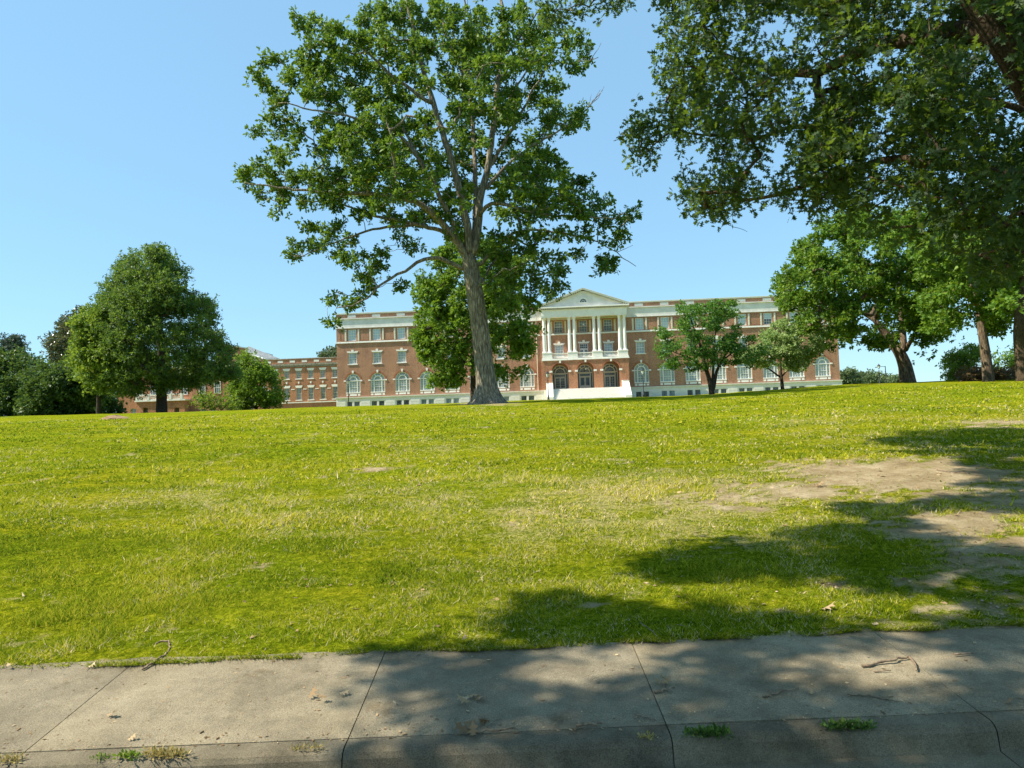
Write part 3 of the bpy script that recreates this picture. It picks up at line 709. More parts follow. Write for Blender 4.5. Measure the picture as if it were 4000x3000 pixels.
    for u in (-7.3, -6.4, -2.7, -1.8, 1.8, 2.7, 6.4, 7.3):
        if c0 is None:
            n = 14; prof = [(.40, 0), (.40, .10), (.36, .13), (.37, .22), (.31, .28)]
            for k in range(n + 1):
                t = k / n; prof.append((.305 - .055 * t ** 1.6, .3 + t * 5.75))
            prof += [(.28, 6.08), (.28, 6.14), (.33, 6.22), (.36, 6.30)]
            mb = MB().lathe((0, 0, 0), prof, 20).box(-.40, .40, -.40, .40, -.02, .08).box(-.38, .38, -.38, .38, 6.3, 6.42)
            c0 = mb.build('column', M['white'], hall, True)
            c0.location = (u + PC, y + .45, H(11.77))
            c0.data.polygons.foreach_set('use_smooth', [True] * len(c0.data.polygons))
        else:
            c = copy_tree(c0, hall); c.location = (u + PC, y + .45, H(11.77))
    hb(MB().box(PC + 6.9, PC + 7.6, -.35, -.005, 10.6, 18.2), 'pilaster', M['shutter'])
    hb(MB().box(PC - 7.6, PC - 6.9, -.35, -.005, 10.6, 18.2), 'pilaster', M['shutter'])
    for u in (PC - 4.55, PC, PC + 4.55):
        b_ = hb(MB().box(u - 1.42, u + 1.42, y + .28, y + .56, 11.50, 11.62).box(u - 1.42, u + 1.42, y + .3, y + .54, 10.72, 10.84), 'balustrade', M['white'])
        for k in range(12):
            x = u - 1.3 + 2.6 * k / 11
            MB().lathe((x, y + .42, 10.84 - ZB), [(.05, 0), (.06, .05), (.085, .2), (.045, .42), (.04, .5), (.06, .6), (.06, .66)], 6).build('baluster', M['white'], b_, True)
    # entablature and pediment
    hb(MB().box(L + .05, R_ - .05, y + .05, y + .9, 18.19, 18.45).box(L - .0, R_ + .0, y, y + .95, 18.45, 19.42)
       .box(L, L + .9, y + .95, -.01, 18.19, 19.42).box(R_ - .9, R_, y + .95, -.01, 18.19, 19.42).box(L - .12, R_ + .12, y - .12, y + .5, 19.42, 19.55), 'entablature', M['white'])
    hb(MB().box(L + .9, R_ - .9, y + .95, -.01, 18.42, 18.5), 'upper_ceiling', M['shutter'])
    hb(MB().box(L - .45, R_ + .45, y - .5, -.01, 19.80, 20.02), 'cornice', M['white'])
    nd_ = 44
    mb = MB()
    for k in range(nd_):
        x = L - .2 + (R_ - L + .4) * (k + .5) / nd_; mb.box(x - .09, x + .09, y - .36, y - .0, 19.56, 19.79)
    for k in range(9):
        mb.box(L - .34, L - .01, y + .1 + k * .4, y + .28 + k * .4, 19.56, 19.79)
        mb.box(R_ + .01, R_ + .34, y + .1 + k * .4, y + .28 + k * .4, 19.56, 19.79)
    hb(mb, 'dentils', M['shutter'])
    ap = 23.22; hw = (R_ - L) / 2 + .45; cu = (L + R_) / 2
    sl = (ap - 20.05) / hw
    tymp = [(cu - hw + .9, 20.03), (cu + hw - .9, 20.03), (cu, ap - .62)]
    fan = [(cu - .62, 20.75), (cu + .62, 20.75)] + [(cu + .62 * math.cos(math.pi * k / 12), 20.76 + .62 * math.sin(math.pi * k / 12)) for k in range(1, 12)]
    mb = MB(); wall_holes(mb, tymp, [fan], y + .05, .2); 
    hb(mb, 'tympanum', M['frieze'])
    mb = MB().arc(cu, 20.76, .60, .85, 0, math.pi, y - .02, y + .09, 12).box(cu - .9, cu + .9, y - .06, y + .09, 20.58, 20.75)
    for an in (36, 72, 108, 144):
        c, s_ = math.cos(rad(an)), math.sin(rad(an)); q = (-s_ * .022, c * .022)
        mb.prism([(cu + c * .2 - q[0], 20.76 + s_ * .2 - q[1]), (cu + c * .61 - q[0], 20.76 + s_ * .61 - q[1]), (cu + c * .61 + q[0], 20.76 + s_ * .61 + q[1]), (cu + c * .2 + q[0], 20.76 + s_ * .2 + q[1])], y + .08, y + .14)
    mb.arc(cu, 20.76, .28, .33, 0, math.pi, y + .085, y + .135, 10)
    fw = hb(mb, 'fan_window', M['white']); MB().prism(fan, y + .17, y + .18).build('pane', M['pane_dark'], fw, off=(0, 0, ZB))
    mb = MB(); mc = MB()
    for s in (-1, 1):
        e = cu + s * hw
        mb.prism([(e, 20.03), (cu, ap - .22), (cu, ap + .0), (e, 20.25)], y - .5, -.01)
        mb.prism([(e - s * .9, 20.04), (cu, ap - .62), (cu, ap - .45), (e - s * .45, 20.04)], y - .12, y + .04)
        for k in range(22):
            t = (k + .8) / 23
            x = e + (cu - e) * t; z = 20.03 + (ap - .24 - 20.05) * t
            mc.prism([(x - .09, z - .02 - .22), (x + .09, z - .02 + s * -.0 - .22), (x + .09, z - .0), (x - .09, z - .0)], y - .36, y - .12)
    hb(mb, 'raking_cornice', M['white']); hb(mc, 'raking_dentils', M['shutter'])
    mb = MB()
    for s in (-1, 1):
        e = cu + s * (hw + .04)
        mb.prism([(e, 20.255), (cu, ap + .005), (cu, ap + .09), (e, 20.34)], y - .56, 6.5)
    hb(mb, 'portico_roof', M['shutter'])
    hb(MB().prism([(cu - hw + .8, 20.03), (cu + hw - .8, 20.03), (cu, ap - .4)], 6.2, 6.3), 'roof_end', M['brick'])
    # balcony door and small iron rails
    dr = MB(); u = PC
    frame_bars(dr, u, 1.6, 12.55, 13.55, .14, .1, cols=4, rows=2, mid=False)
    for a in (u - .8, u + .0):
        frame_bars(dr, a + .4, .78, 10.98, 12.5, .14, .13, cols=2, rows=3, mid=False)
    d = hb(dr, 'balcony_door', M['white']); MB().box(u - .72, u + .72, .22, .225, 11.0, 13.45).build('pane', M['pane_dark'], d, off=(0, 0, ZB))
    MB().prism([(p[0], p[1]) for p in lintel_pts(u, 1.6, 13.6, .30)], -.07, 0).build('lintel', M['white'], d, off=(0, 0, ZB))
    for u in UPO:
        mb = MB().box(u - .85, u + .85, -.2, -.17, 16.50, 16.54).box(u - .85, u + .85, -.2, -.17, 15.68, 15.72)
        for k in range(13): x = u - .84 + 1.68 * k / 12; mb.box(x - .012, x + .012, -.195, -.175, 15.72, 16.5)
        hb(mb, 'window_rail', M['iron'])
    for u, z, yy, nm in ((PC, 16.9, y + 2.0, 'hanging_lantern'), (PC + .1, 8.7, y + 1.8, 'hanging_lantern')):
        top = 18.42 if z > 12 else 10.0
        o = hb(MB().tube([(u, yy, top), (u, yy, z + .3)], [.02, .02], 5).lathe((u, yy, z - .3), [(.02, 0), (.14, .08), (.17, .12), (.17, .5), (.04, .62)], 8), nm, M['iron'])
        MB().lathe((u, yy, z - .18 - ZB), [(.175, 0), (.175, .34)], 8).build('lantern_glass', M['lamp_glass'], o)
portico()

def steps():
    a, c = PC - 6.05, PC + 6.4; n = 13
    mb = MB(); 
    for k in range(n):
        z1 = 5.06 - k * .162; y0 = -3.63 - (k + 1) * .34 - .04
        mb.box(a, c, y0, -3.62, z1 - .05, z1)          # tread with a nosing
        mb.box(a, c, y0 + .04, -3.62, z1 - .162, z1 - .05)
    o = hb(mb, 'front_steps', M['step'])
    for s, x0, x1 in ((-1, a - 1.15, a - .002), (1, c + .002, c + 1.15)):
        pts = [(-3.64, 2.6), (-8.4, 2.6), (-8.4, 3.55), (-8.15, 3.55), (-5.0, 5.9), (-4.95, 6.05), (-3.64, 6.05)]
        if s > 0: pts = [(-3.64, 2.6), (-8.4, 2.6), (-8.4, 3.45), (-4.75, 6.0), (-3.64, 6.0)]
        tri = tessellate_polygon([[Vector((p[0], p[1], 0)) for p in pts]]); m_ = len(pts)
        mb = MB()
        for x in (x0, x1): mb.add([(x, p[0], p[1]) for p in pts], tri)
        mb.add([(x0, p[0], p[1]) for p in pts] + [(x1, p[0], p[1]) for p in pts], [(i, (i + 1) % m_, m_ + (i + 1) % m_, m_ + i) for i in range(m_)])
        mb.box(x0 - .05, x1 + .05, -4.85, -3.64, 6.055, 6.2)
        hb(mb, 'stair_cheek_wall', M['step'])
steps()

# ------------------------------------------------------------------ the lower wings and roofs at the left
def local_at(px, py, root_loc, yaw, off=0):
    """point of the vertical plane through root_loc facing the camera, in its own (u, z)"""
    u = np.array([math.cos(yaw), -math.sin(yaw), 0]); n = np.array([math.sin(yaw), math.cos(yaw), 0])
    d = FW + RT * (px - 2000) / FPX - UP * (py - 1500) / FPX
    o = np.array(root_loc) - n * off
    P = d * ((o @ n) / (d @ n))
    return float((P - o) @ u), float(P[2])
def annex():
    o3 = at(1120, 1560, 172); z0 = o3[2]
    base = (o3[0], o3[1], z0 - 2.2)
    root = empty('brick_annex', base, -YAW)
    tag(root, 'lower two storey brick wing with a stained cornice, left of the tall hall', 'building')
    LA = lambda px, py: local_at(px, py, (base[0], base[1], 0), YAW)
    B = lambda mb, n, m, p=root, s=False: mb.build(n, m, p, s, off=(0, 0, base[2]))
    uR = LA(1316, 1450)[0] + 2.0; uL = LA(830, 1450)[0]
    zt = LA(1200, 1396)[1]; zc1 = LA(1200, 1419)[1]; zc0 = LA(1200, 1432)[1]
    wu = [LA(1299 + (k - 4) * 47.3 - .0, 1450)[0] for k in range(-5, 5)]
    wu = [LA(900 + x / 4.916, 1450)[0] for x in (2005, 1775, 1545, 1312, 1078)]
    d = (wu[0] - wu[4]) / 4; wu = [wu[0] - d * k for k in range(9)]
    z2t, z2b = LA(1165, 1448)[1], LA(1165, 1479)[1]
    z1t, z1b = LA(1165, 1515)[1], LA(1165, 1562)[1]
    zl = LA(1165, 1569)[1]
    w = d * .40
    holes = [hole_rect(u, w, z2b, z2t) for u in wu] + [hole_rect(u, w, z1b, z1t) for u in wu]
    mb = MB(); wall_holes(mb, [(uL, base[2] - 1), (uR, base[2] - 1), (uR, zt - .3), (uL, zt - .3)], holes, 0, .25)
    mb.add([(uL, 0, base[2] - 1), (uL, 12, base[2] - 1), (uL, 12, zt - .3), (uL, 0, zt - .3)], [(0, 1, 2, 3)])
    B(mb, 'wall', M['brick_light']); B(MB().box(uL + .1, uR, .4, 12, zt - 1, zt - .9), 'roof', M['tar']); B(MB().box(uL + .05, uR, .35, .4, base[2] - 1, zt - 1.0), 'interior', M['tar'])
    stain = simple('dark stained cornice', (.10, .10, .08), (.42, .38, .29), 5, .9)
    B(MB().box(uL - .2, uR, -.35, -.003, zc1 - .45, zc1).box(uL - .1, uR, -.2, -.003, zc0, zc1 - .452), 'cornice', stain)
    B(MB().box(uL - .1, uR, -.12, .4, zt - .295, zt - .12), 'coping', simple('mottled stone coping', (.2, .16, .12), (.6, .56, .48), 4, .9))
    B(MB().box(uL - .1, uR, -.2, -.003, zl - .35, zl - .1), 'base_ledge', M['stone'])
    f0 = None
    for row, (zb_, zt_) in enumerate(((z2b, z2t), (z1b, z1t))):
        p0 = None
        for u in wu:
            if p0 is None:
                h = zt_ - zb_
                mb = MB(); frame_bars(mb, 0, w, 0, h, .12, .09, cols=3, rows=4)
                p0 = mb.build('window', M['shutter'], root); p0.location = (u, 0, zb_ - base[2])
                MB().box(-w / 2 + .08, w / 2 - .08, .20, .205, .05, h - .05).build('pane', M['pane_grey'], p0)
                MB().prism([(-w / 2 - .1, h), (w / 2 + .1, h), (w / 2 + .34, h + .55), (-w / 2 - .34, h + .55)], -.06, 0).build('lintel', M['white'], p0)
                MB().box(-w / 2 - .25, w / 2 + .25, -.1, .1, -.22, -.01).build('sill', M['white'], p0)
                if row:
                    MB().prism([(-.14, h + 1.0), (.14, h + 1.0), (.2, h + 1.5), (-.2, h + 1.5)], -.1, 0).build('keystone', M['white'], p0)
                    MB().arc(0, h + .1, w * .86, w * .86 + .16, .35, math.pi - .35, -.04, 0, 12).build('brick_arch', M['brick_trim'], p0)
                    MB().box(d / 2 - .42, d / 2 + .42, -.05, 0, h - .45, h - .25).build('impost', M['white'], p0)
            else:
                c = copy_tree(p0, root); c.location = (u, 0, zb_ - base[2])
    q = None
    for k in range(9):
        u = wu[0] - d * (k - .5)
        if q is None: q = B(MB().box(-.65, .65, -.04, -.003, zt - 1.15, zt - .6), 'parapet_panel', M['stone']); q.location.x = u
        else: c = copy_tree(q, root); c.location.x = u
annex()

def rear_gable():
    Y = 200
    P = lambda px, py, yy=Y: at(px, py, yy)
    a = P(860, 1345); b_ = P(958, 1362); c_ = P(958, 1480); d = P(850, 1480)
    base = P(905, 1480)
    root = empty('gabled_brick_hall', tuple(base)); tag(root, 'brick building with a sloping grey metal roof, seen behind the round headed green tree', 'building')
    off = tuple(base)
    mb = MB()
    th = np.array([0, 22, 0])
    mb.add([a, b_, c_, d], [(0, 1, 2, 3)]); mb.add([b_, b_ + th, c_ + th, c_], [(0, 1, 2, 3)]); mb.add([a, a + th, d + th, d], [(3, 2, 1, 0)])
    mb.build('wall', M['brick_light'], root, off=off)
    MB().add([a + [0, -.3, .35], b_ + [.4, -.3, .3], b_ + [.4, 22, .3], a + [0, 22, .35], a + [0, -.3, .0], b_ + [.4, -.3, -.05], b_ + [.4, 22, -.05], a + [0, 22, 0]], [(0, 1, 2, 3), (4, 5, 1, 0), (5, 6, 2, 1), (7, 6, 5, 4)]).build('coping', M['roof'], root, off=off)
    # the metal roof falls to the right
    r0 = P(972, 1352, 205); r1 = P(1092, 1400, 205); r2 = P(1035, 1402, 190); r3 = P(958, 1370, 190)
    mb = MB().add([r3, r2, r1, r0, r3 - [0, 0, .25], r2 - [0, 0, .25], r1 - [0, 0, .25], r0 - [0, 0, .25]], [(0, 1, 2, 3), (4, 7, 6, 5), (0, 4, 5, 1), (1, 5, 6, 2), (2, 6, 7, 3)])
    for k in range(1, 9):
        t = k / 9; p, q = r3 + (r0 - r3) * t, r2 + (r1 - r2) * t
        mb.tube([p + [0, 0, .08], q + [0, 0, .08]], [.1, .1], 4)
    mb.build('roof', M['roof'], root, off=off)
    mb = MB().tube([P(975, 1384, 189.5), P(1034, 1403, 189.5)], [.22, .22], 4)
    mb.tube([P(994, 1392, 189.5), P(994, 1403, 189.5)], [.15, .15], 4)
    mb.build('gable_trim', M['white'], root, off=off)
    w0 = P(940, 1380, 190.5); w1 = P(1060, 1408, 190.5); w2 = P(1060, 1480, 190.5); w3 = P(940, 1480, 190.5)
    MB().add([w0 + [0, 0, -.3], w1, w2, w3], [(0, 1, 2, 3)]).build('gable_wall', M['brick_light'], root, off=off)
rear_gable()

def terrace_house():
    """low brick terrace with a white balustrade, seen under the big tree"""
    o3 = at(700, 1606, 118); base = (o3[0], o3[1], o3[2] - .6)
    root = empty('terrace_building', base, -YAW); tag(root, 'brick terrace with a white balustrade, glimpsed beneath the crown of the big rounded tree', 'building')
    LA = lambda px, py, off=0: local_at(px, py, (base[0], base[1], 0), YAW, off)
    B = lambda mb, n, m, p=root, s=False: mb.build(n, m, p, s, off=(0, 0, base[2]))
    u0, u1 = LA(555, 1580)[0], LA(740, 1580)[0]; uu0, uu1 = LA(455, 1590)[0], LA(900, 1590)[0]
    zl = LA(650, 1568)[1]; zt = LA(650, 1541)[1]; zr = LA(650, 1440)[1]
    holes = [hole_rect(LA(x, 1600)[0], .85, base[2] + .0, LA(x, 1593)[1]) for x in (589, 662, 710)]
    mb = MB(); wall_holes(mb, [(u0, base[2] - 1), (u1, base[2] - 1), (u1, zl), (u0, zl)], holes, -1.6, .4)
    mb.box(u0, u0 + .01, -1.6, 0, base[2] - 1, zl).box(u1 - .01, u1, -1.6, 0, base[2] - 1, zl)
    h2 = [hole_rect(LA(x, 1600)[0], .95, base[2] + .0, LA(x, 1596)[1]) for x in (521, 555 - 2, 795, 832)]
    wall_holes(mb, [(uu0, base[2] - 1), (uu1, base[2] - 1), (uu1, zr), (uu0, zr)], h2, 0, .3)
    B(mb, 'wall', M['brick_light'])
    B(MB().box(uu0, uu1, .35, 9, base[2] - 1, zr - .4), 'interior', M['tar'])
    B(MB().box(u0 + .1, u1 - .1, -1.1, -1.0, base[2] - 1, zl - .1), 'opening_backing', M['tar'])
    B(MB().box(u0 - .2, u1 + .2, -1.85, .0, zl + .003, zl + .22), 'terrace_slab', M['white'])
    B(MB().box(uu0 - .2, uu1 + .2, -.3, .5, zr, zr + .4), 'cornice', M['white'])
    for x in (521, 553, 795, 832):
        u = LA(x, 1600)[0]; t = LA(x, 1596)[1]
        mb = MB(); frame_bars(mb, u, .95, base[2], t, .1, .07, cols=2, rows=2, mid=False)
        o = B(mb, 'window', M['white']); MB().box(u - .45, u + .45, .18, .185, base[2], t).build('pane', M['pane_grey'], o, off=(0, 0, base[2]))
    br = B(MB().box(u0, u1, -1.8, -1.55, zt - .15, zt).box(u0, u1, -1.8, -1.55, zl + .225, zl + .35), 'balustrade', M['white'])
    n = 34
    for k in range(n):
        x = u0 + .2 + (u1 - u0 - .4) * k / (n - 1)
        if k % 8 == 0: MB().box(x - .2, x + .2, -1.86, -1.5, zl + .225, zt + .05).build('post', M['white'], br, off=(0, 0, base[2]))
        else: MB().lathe((x, -1.67, zl + .35 - base[2]), [(.05, 0), (.09, .2), (.05, .5), (.06, zt - .15 - zl - .35)], 5).build('baluster', M['white'], br, True)
    for x in (545, 600, 660, 720, 790, 850):
        u = LA(x, 1520)[0]; mb = MB(); frame_bars(mb, u, 1.1, zl + 1.0, zl + 3.0, -.06, .08, cols=3, rows=4)
        o = B(mb, 'window', M['white']); MB().box(u - .5, u + .5, -.012, -.007, zl + 1.05, zl + 2.95).build('pane', M['pane_grey'], o, off=(0, 0, base[2]))
terrace_house()

# ------------------------------------------------------------------ lamps
def lamp(px, pyt, pyb, Y, label, group='cast iron lamp posts along the path'):
    t = at(px, pyt, Y); b_ = at(px + (pyb - pyt) * .034, pyb, Y)
    h = 4.0; k = (t[2] - b_[2]) / h
    root = empty('street_lamp', (b_[0], b_[1], b_[2])); tag(root, label, 'street lamp', group)
    zz = lambda z: z * k
    MB().lathe((0, 0, -.15), [(.17, 0), (.17, .3), (.12, .42), (.10, .8), (.065, .95), (.05, zz(2.95)), (.085, zz(2.98)), (.05, zz(3.04)), (.06, zz(3.12))], 10).build('post', M['iron'], root, True)
    l = MB().lathe((0, 0, zz(3.1)), [(.06, 0), (.12, .06), (.13, .1)], 6).lathe((0, 0, zz(3.72)), [(.30, 0), (.28, .04), (.14, .2), (.05, .25), (.03, .36)], 6)
    for a in range(6):
        c, s_ = math.cos(a * math.pi / 3), math.sin(a * math.pi / 3)
        l.tube([(c * .13, s_ * .13, zz(3.1) + .1), (c * .25, s_ * .25, zz(3.72))], [.012, .012], 4)
    lo = l.build('lantern', M['iron'], root)
    MB().lathe((0, 0, 0), [(.115, zz(3.1) + .1), (.235, zz(3.70))], 6).build('lantern_glass', M['lamp_glass'], lo)
lamp(1358, 1480, 1590, 100, 'black lamp post standing in front of the first arched window of the left wing')
lamp(2139, 1452, 1565, 96, 'black lamp post beside the left cheek wall of the front steps')
lamp(2511, 1441, 1546, 108, 'black lamp post in front of the first arched window right of the portico')
lamp(3434, 1424, 1500, 112, 'tapered dark lamp post silhouetted on the sky right of the hall')
def arm_pole():
    t = at(3457, 1430, 120); b_ = at(3462, 1500, 120)
    root = empty('light_pole', tuple(b_)); tag(root, 'thin grey pole with a short arm reaching left, beside the rightmost lamp', 'pole')
    h = t[2] - b_[2]
    MB().tube([(0, 0, 0), (0, 0, h)], [.09, .07], 6).build('post', M['iron'], root)
    MB().tube([(0, 0, h - .1), (-.6, 0, h - .05), (-1.3, 0, h - .1)], [.04, .04, .04], 5).build('arm', M['iron'], root)
    MB().box(-1.7, -1.1, -.12, .12, h - .2, h - .1).build('lamp_head', M['iron'], root)
arm_pole()

# ------------------------------------------------------------------ trees
class Tree:
    def __init__(s, name, label, base, cat='tree', group=None, seed=1):
        s.root = empty(name, tuple(base)); tag(s.root, label, cat, group)
        s.base = np.array(base, float); s.P = np.zeros((60000, 3)); s.n = 0; s.par = []; s.fix = []
        s.rng = np.random.default_rng(seed); s.mb = MB(); s.chains = []; s.tufts = []
    def node(s, p, par, fix=None):
        s.P[s.n] = p; s.par.append(par); s.fix.append(fix); s.n += 1; return s.n - 1
    def limb(s, pts, r0, r1, step=.5, sides=9, wob=.05, attach=True, rr=None):
        pts = np.array(pts, float)
        d = np.concatenate([[0], np.cumsum(np.linalg.norm(np.diff(pts, axis=0), axis=1))])
        m = max(3, int(d[-1] / step) + 1); t = np.linspace(0, d[-1], m)
        # smooth (Catmull-like) resample
        q = np.stack([np.interp(t, d, pts[:, k]) for k in range(3)], -1)
        for _ in range(2): q[1:-1] = .25 * q[:-2] + .5 * q[1:-1] + .25 * q[2:]
        q[1:] += s.rng.normal(0, wob, q[1:].shape) * np.linspace(0, 1, m)[1:, None] ** .5
        R = np.interp(t, d, rr) if rr is not None else r0 + (r1 - r0) * (t / d[-1]) ** .8
        par = -1
        if attach and s.n:
            par = int(np.argmin(np.linalg.norm(s.P[:s.n] - q[0], axis=1)))
            q[0] = s.P[par]
        ids = []
        for k in range(m):
            if k == 0 and par >= 0: ids.append(par); continue
            par = s.node(q[k], par, R[k]); ids.append(par)
        s.mb.tube(q, R, sides)
        return ids
    def grow(s, T, step=.45, jit=.10, up=.8, r_leaf=.012, sides=4, minz=None, ex=.42):
        T = np.array(T)
        # nearest first
        if minz is None: minz = -1e9
        D = np.full(len(T), 1e9); who = np.zeros(len(T), int)
        def upd(lo, hi):
            for a in range(lo, hi):
                p = s.P[a]
                if p[2] < minz: continue
                v = T - p; dist = np.sqrt((v ** 2).sum(1))
                c = dist * (1 + up * np.clip((p[2] - T[:, 2]) / (dist + .01) + .1, 0, 1))
                b = c < D; D[b] = c[b]; who[b] = a
        upd(0, s.n); left = np.ones(len(T), bool)
        for _ in range(len(T)):
            k = int(np.argmin(np.where(left, D, 1e12))); left[k] = False
            a = int(who[k]); A = s.P[a].copy(); L = np.linalg.norm(T[k] - A)
            m = max(2, int(L / step) + 1)
            t = np.linspace(0, 1, m + 1)[:, None]
            q = A + (T[k] - A) * t + np.array([0, 0, 1]) * (t * (1 - t)) * L * .18
            q[1:-1] += s.rng.normal(0, jit * min(L, 2), q[1:-1].shape)
            ids = [a]; n0 = s.n
            for p in q[1:]: ids.append(s.node(p, ids[-1]))
            s.chains.append(ids); upd(n0, s.n)
        cnt = np.zeros(s.n)
        for ids in s.chains: cnt[ids[-1]] += 1
        for i in range(s.n - 1, 0, -1):
            if s.par[i] >= 0: cnt[s.par[i]] += cnt[i]
        for ids in s.chains:
            R = [r_leaf * max(cnt[i], 1) ** ex for i in ids]
            f = s.fix[ids[0]]; R[0] = min(R[1] * 1.15, f if f else R[1] * 1.15)
            if f: R = [min(r, f * .8) for r in R]
            s.mb.tube([s.P[i] for i in ids], R, 6 if R[0] > .05 else sides, cap=False)
        s.tufts.append(T)
    def leaves(s, T, tips, per, rt, L, shape, mat_, name='crown', up=.7, flat=.8, tintmix=.5, droop=0.0, lj=.25, rad_in=.02):
        r = s.rng; n = len(T)
        tt = r.random(n)
        tip = (T[:, None, :] + r.normal(0, 1, (n, tips, 3)) * np.array([rt, rt, rt * flat])).reshape(-1, 3)
        tg = np.repeat(tt, tips) * tintmix + r.random(n * tips) * (1 - tintmix)
        out = tip - np.repeat(T, tips, axis=0); out /= np.linalg.norm(out, axis=1)[:, None] + 1e-6
        C = np.repeat(tip, per, axis=0)
        Dr = r.normal(0, 1, C.shape) + .6 * np.repeat(out, per, axis=0) + np.array([0, 0, .1 - droop])
        Dr /= np.linalg.norm(Dr, axis=1)[:, None]
        C = C + Dr * rad_in + r.normal(0, L * .25, C.shape)
        Nn = r.normal(0, .75, C.shape) + np.array([-.15, -.1, up])
        Ls = L * (1 + r.normal(0, lj, len(C))).clip(.5, 1.6)
        V = leaf_verts(C, Dr, Nn, Ls, shape, 0.12 if len(shape) > 4 else 0.0)
        tint = np.clip(np.repeat(tg, per) * .75 + r.random(len(C)) * .3, 0, 1)
        if len(shape) > 6:   # lobed leaves: two halves folded on the midrib
            k = len(shape); h = k // 2
            V = np.concatenate([V[:, :h + 1], V[:, [0] + list(range(h, k))]], 0) if False else V
        me = poly_mesh(name, V - s.base, len(shape), tint)
        return link(name, me, mat_, s.root)
    def finish(s, bm, name='trunk'):
        return s.mb.build(name, bm, s.root, True, off=tuple(s.base))

def tufts_mass(rng, rows, Yf, per_area, dz=1.0, rmin=1, scale=1.0):
    """rows (cx,cy,rx,ry,dY): points through ellipsoids"""
    out = []
    for cx, cy, rx, ry, dY in rows:
        Y = Yf + dY; k = FPX / Y
        n = max(rmin, int(round(per_area * (rx / k) * (ry / k) * math.pi)))
        v = rng.normal(0, 1, (n, 3)); v /= np.linalg.norm(v, axis=1)[:, None]; v *= (rng.random(n) ** .45)[:, None]
        for a in v:
            out.append(at(cx + a[0] * rx, cy + a[1] * ry, Y + a[2] * (rx + ry) / 2 / k * dz))
    return np.array(out)
def inpoly(x, y, poly):
    c = np.zeros(len(x), bool); n = len(poly); j = n - 1
    for i in range(n):
        xi, yi = poly[i]; xj, yj = poly[j]
        c ^= ((yi > y) != (yj > y)) & (x < (xj - xi) * (y - yi) / (yj - yi + 1e-12) + xi); j = i
    return c
def edgedist(x, y, poly):
    d = np.full(len(x), 1e9)
    for i in range(len(poly)):
        a = np.array(poly[i - 1], float); b = np.array(poly[i], float); ab = b - a
        t = np.clip(((x - a[0]) * ab[0] + (y - a[1]) * ab[1]) / (ab @ ab), 0, 1)
        d = np.minimum(d, np.hypot(x - a[0] - t * ab[0], y - a[1] - t * ab[1]))
    return d
def tufts_poly(rng, poly, n, Y, depth, gaps=(), shell=.35, clump=0.0, Yfun=None, inset=0):
    """n points filling a rounded solid whose outline is the polygon; depth = half thickness in metres"""
    P = np.array(poly, float); lo, hi = P.min(0), P.max(0); X = []; 
    seeds = None
    xs = rng.uniform(lo[0], hi[0], n * 14); ys = rng.uniform(lo[1], hi[1], n * 14)
    if clump:
        w = fbm(xs / clump + 3.3, ys / clump + 1.7, int(rng.integers(99)), 2)
        keep = rng.random(len(xs)) < np.clip((w - .36) * 5, .03, 1); xs, ys = xs[keep], ys[keep]
    ok = inpoly(xs, ys, poly)
    for gx, gy, gr in gaps: ok &= np.hypot(xs - gx, ys - gy) > gr
    xs, ys = xs[ok], ys[ok]
    ed = edgedist(xs, ys, poly)
    if inset: k = ed > inset; xs, ys, ed = xs[k], ys[k], ed[k]
    xs, ys, ed = xs[:n], ys[:n], ed[:n]
    e = np.clip(ed / (ed.max() + 1e-6), 0, 1); h = depth * np.sqrt(1 - (1 - e) ** 2)
    u = rng.random(len(xs)) ** shell * np.sign(rng.random(len(xs)) - .5)
    return np.array([at(a, b, (Yfun(a, b) if Yfun else Y) + c * dd) for a, b, c, dd in zip(xs, ys, u, h)])

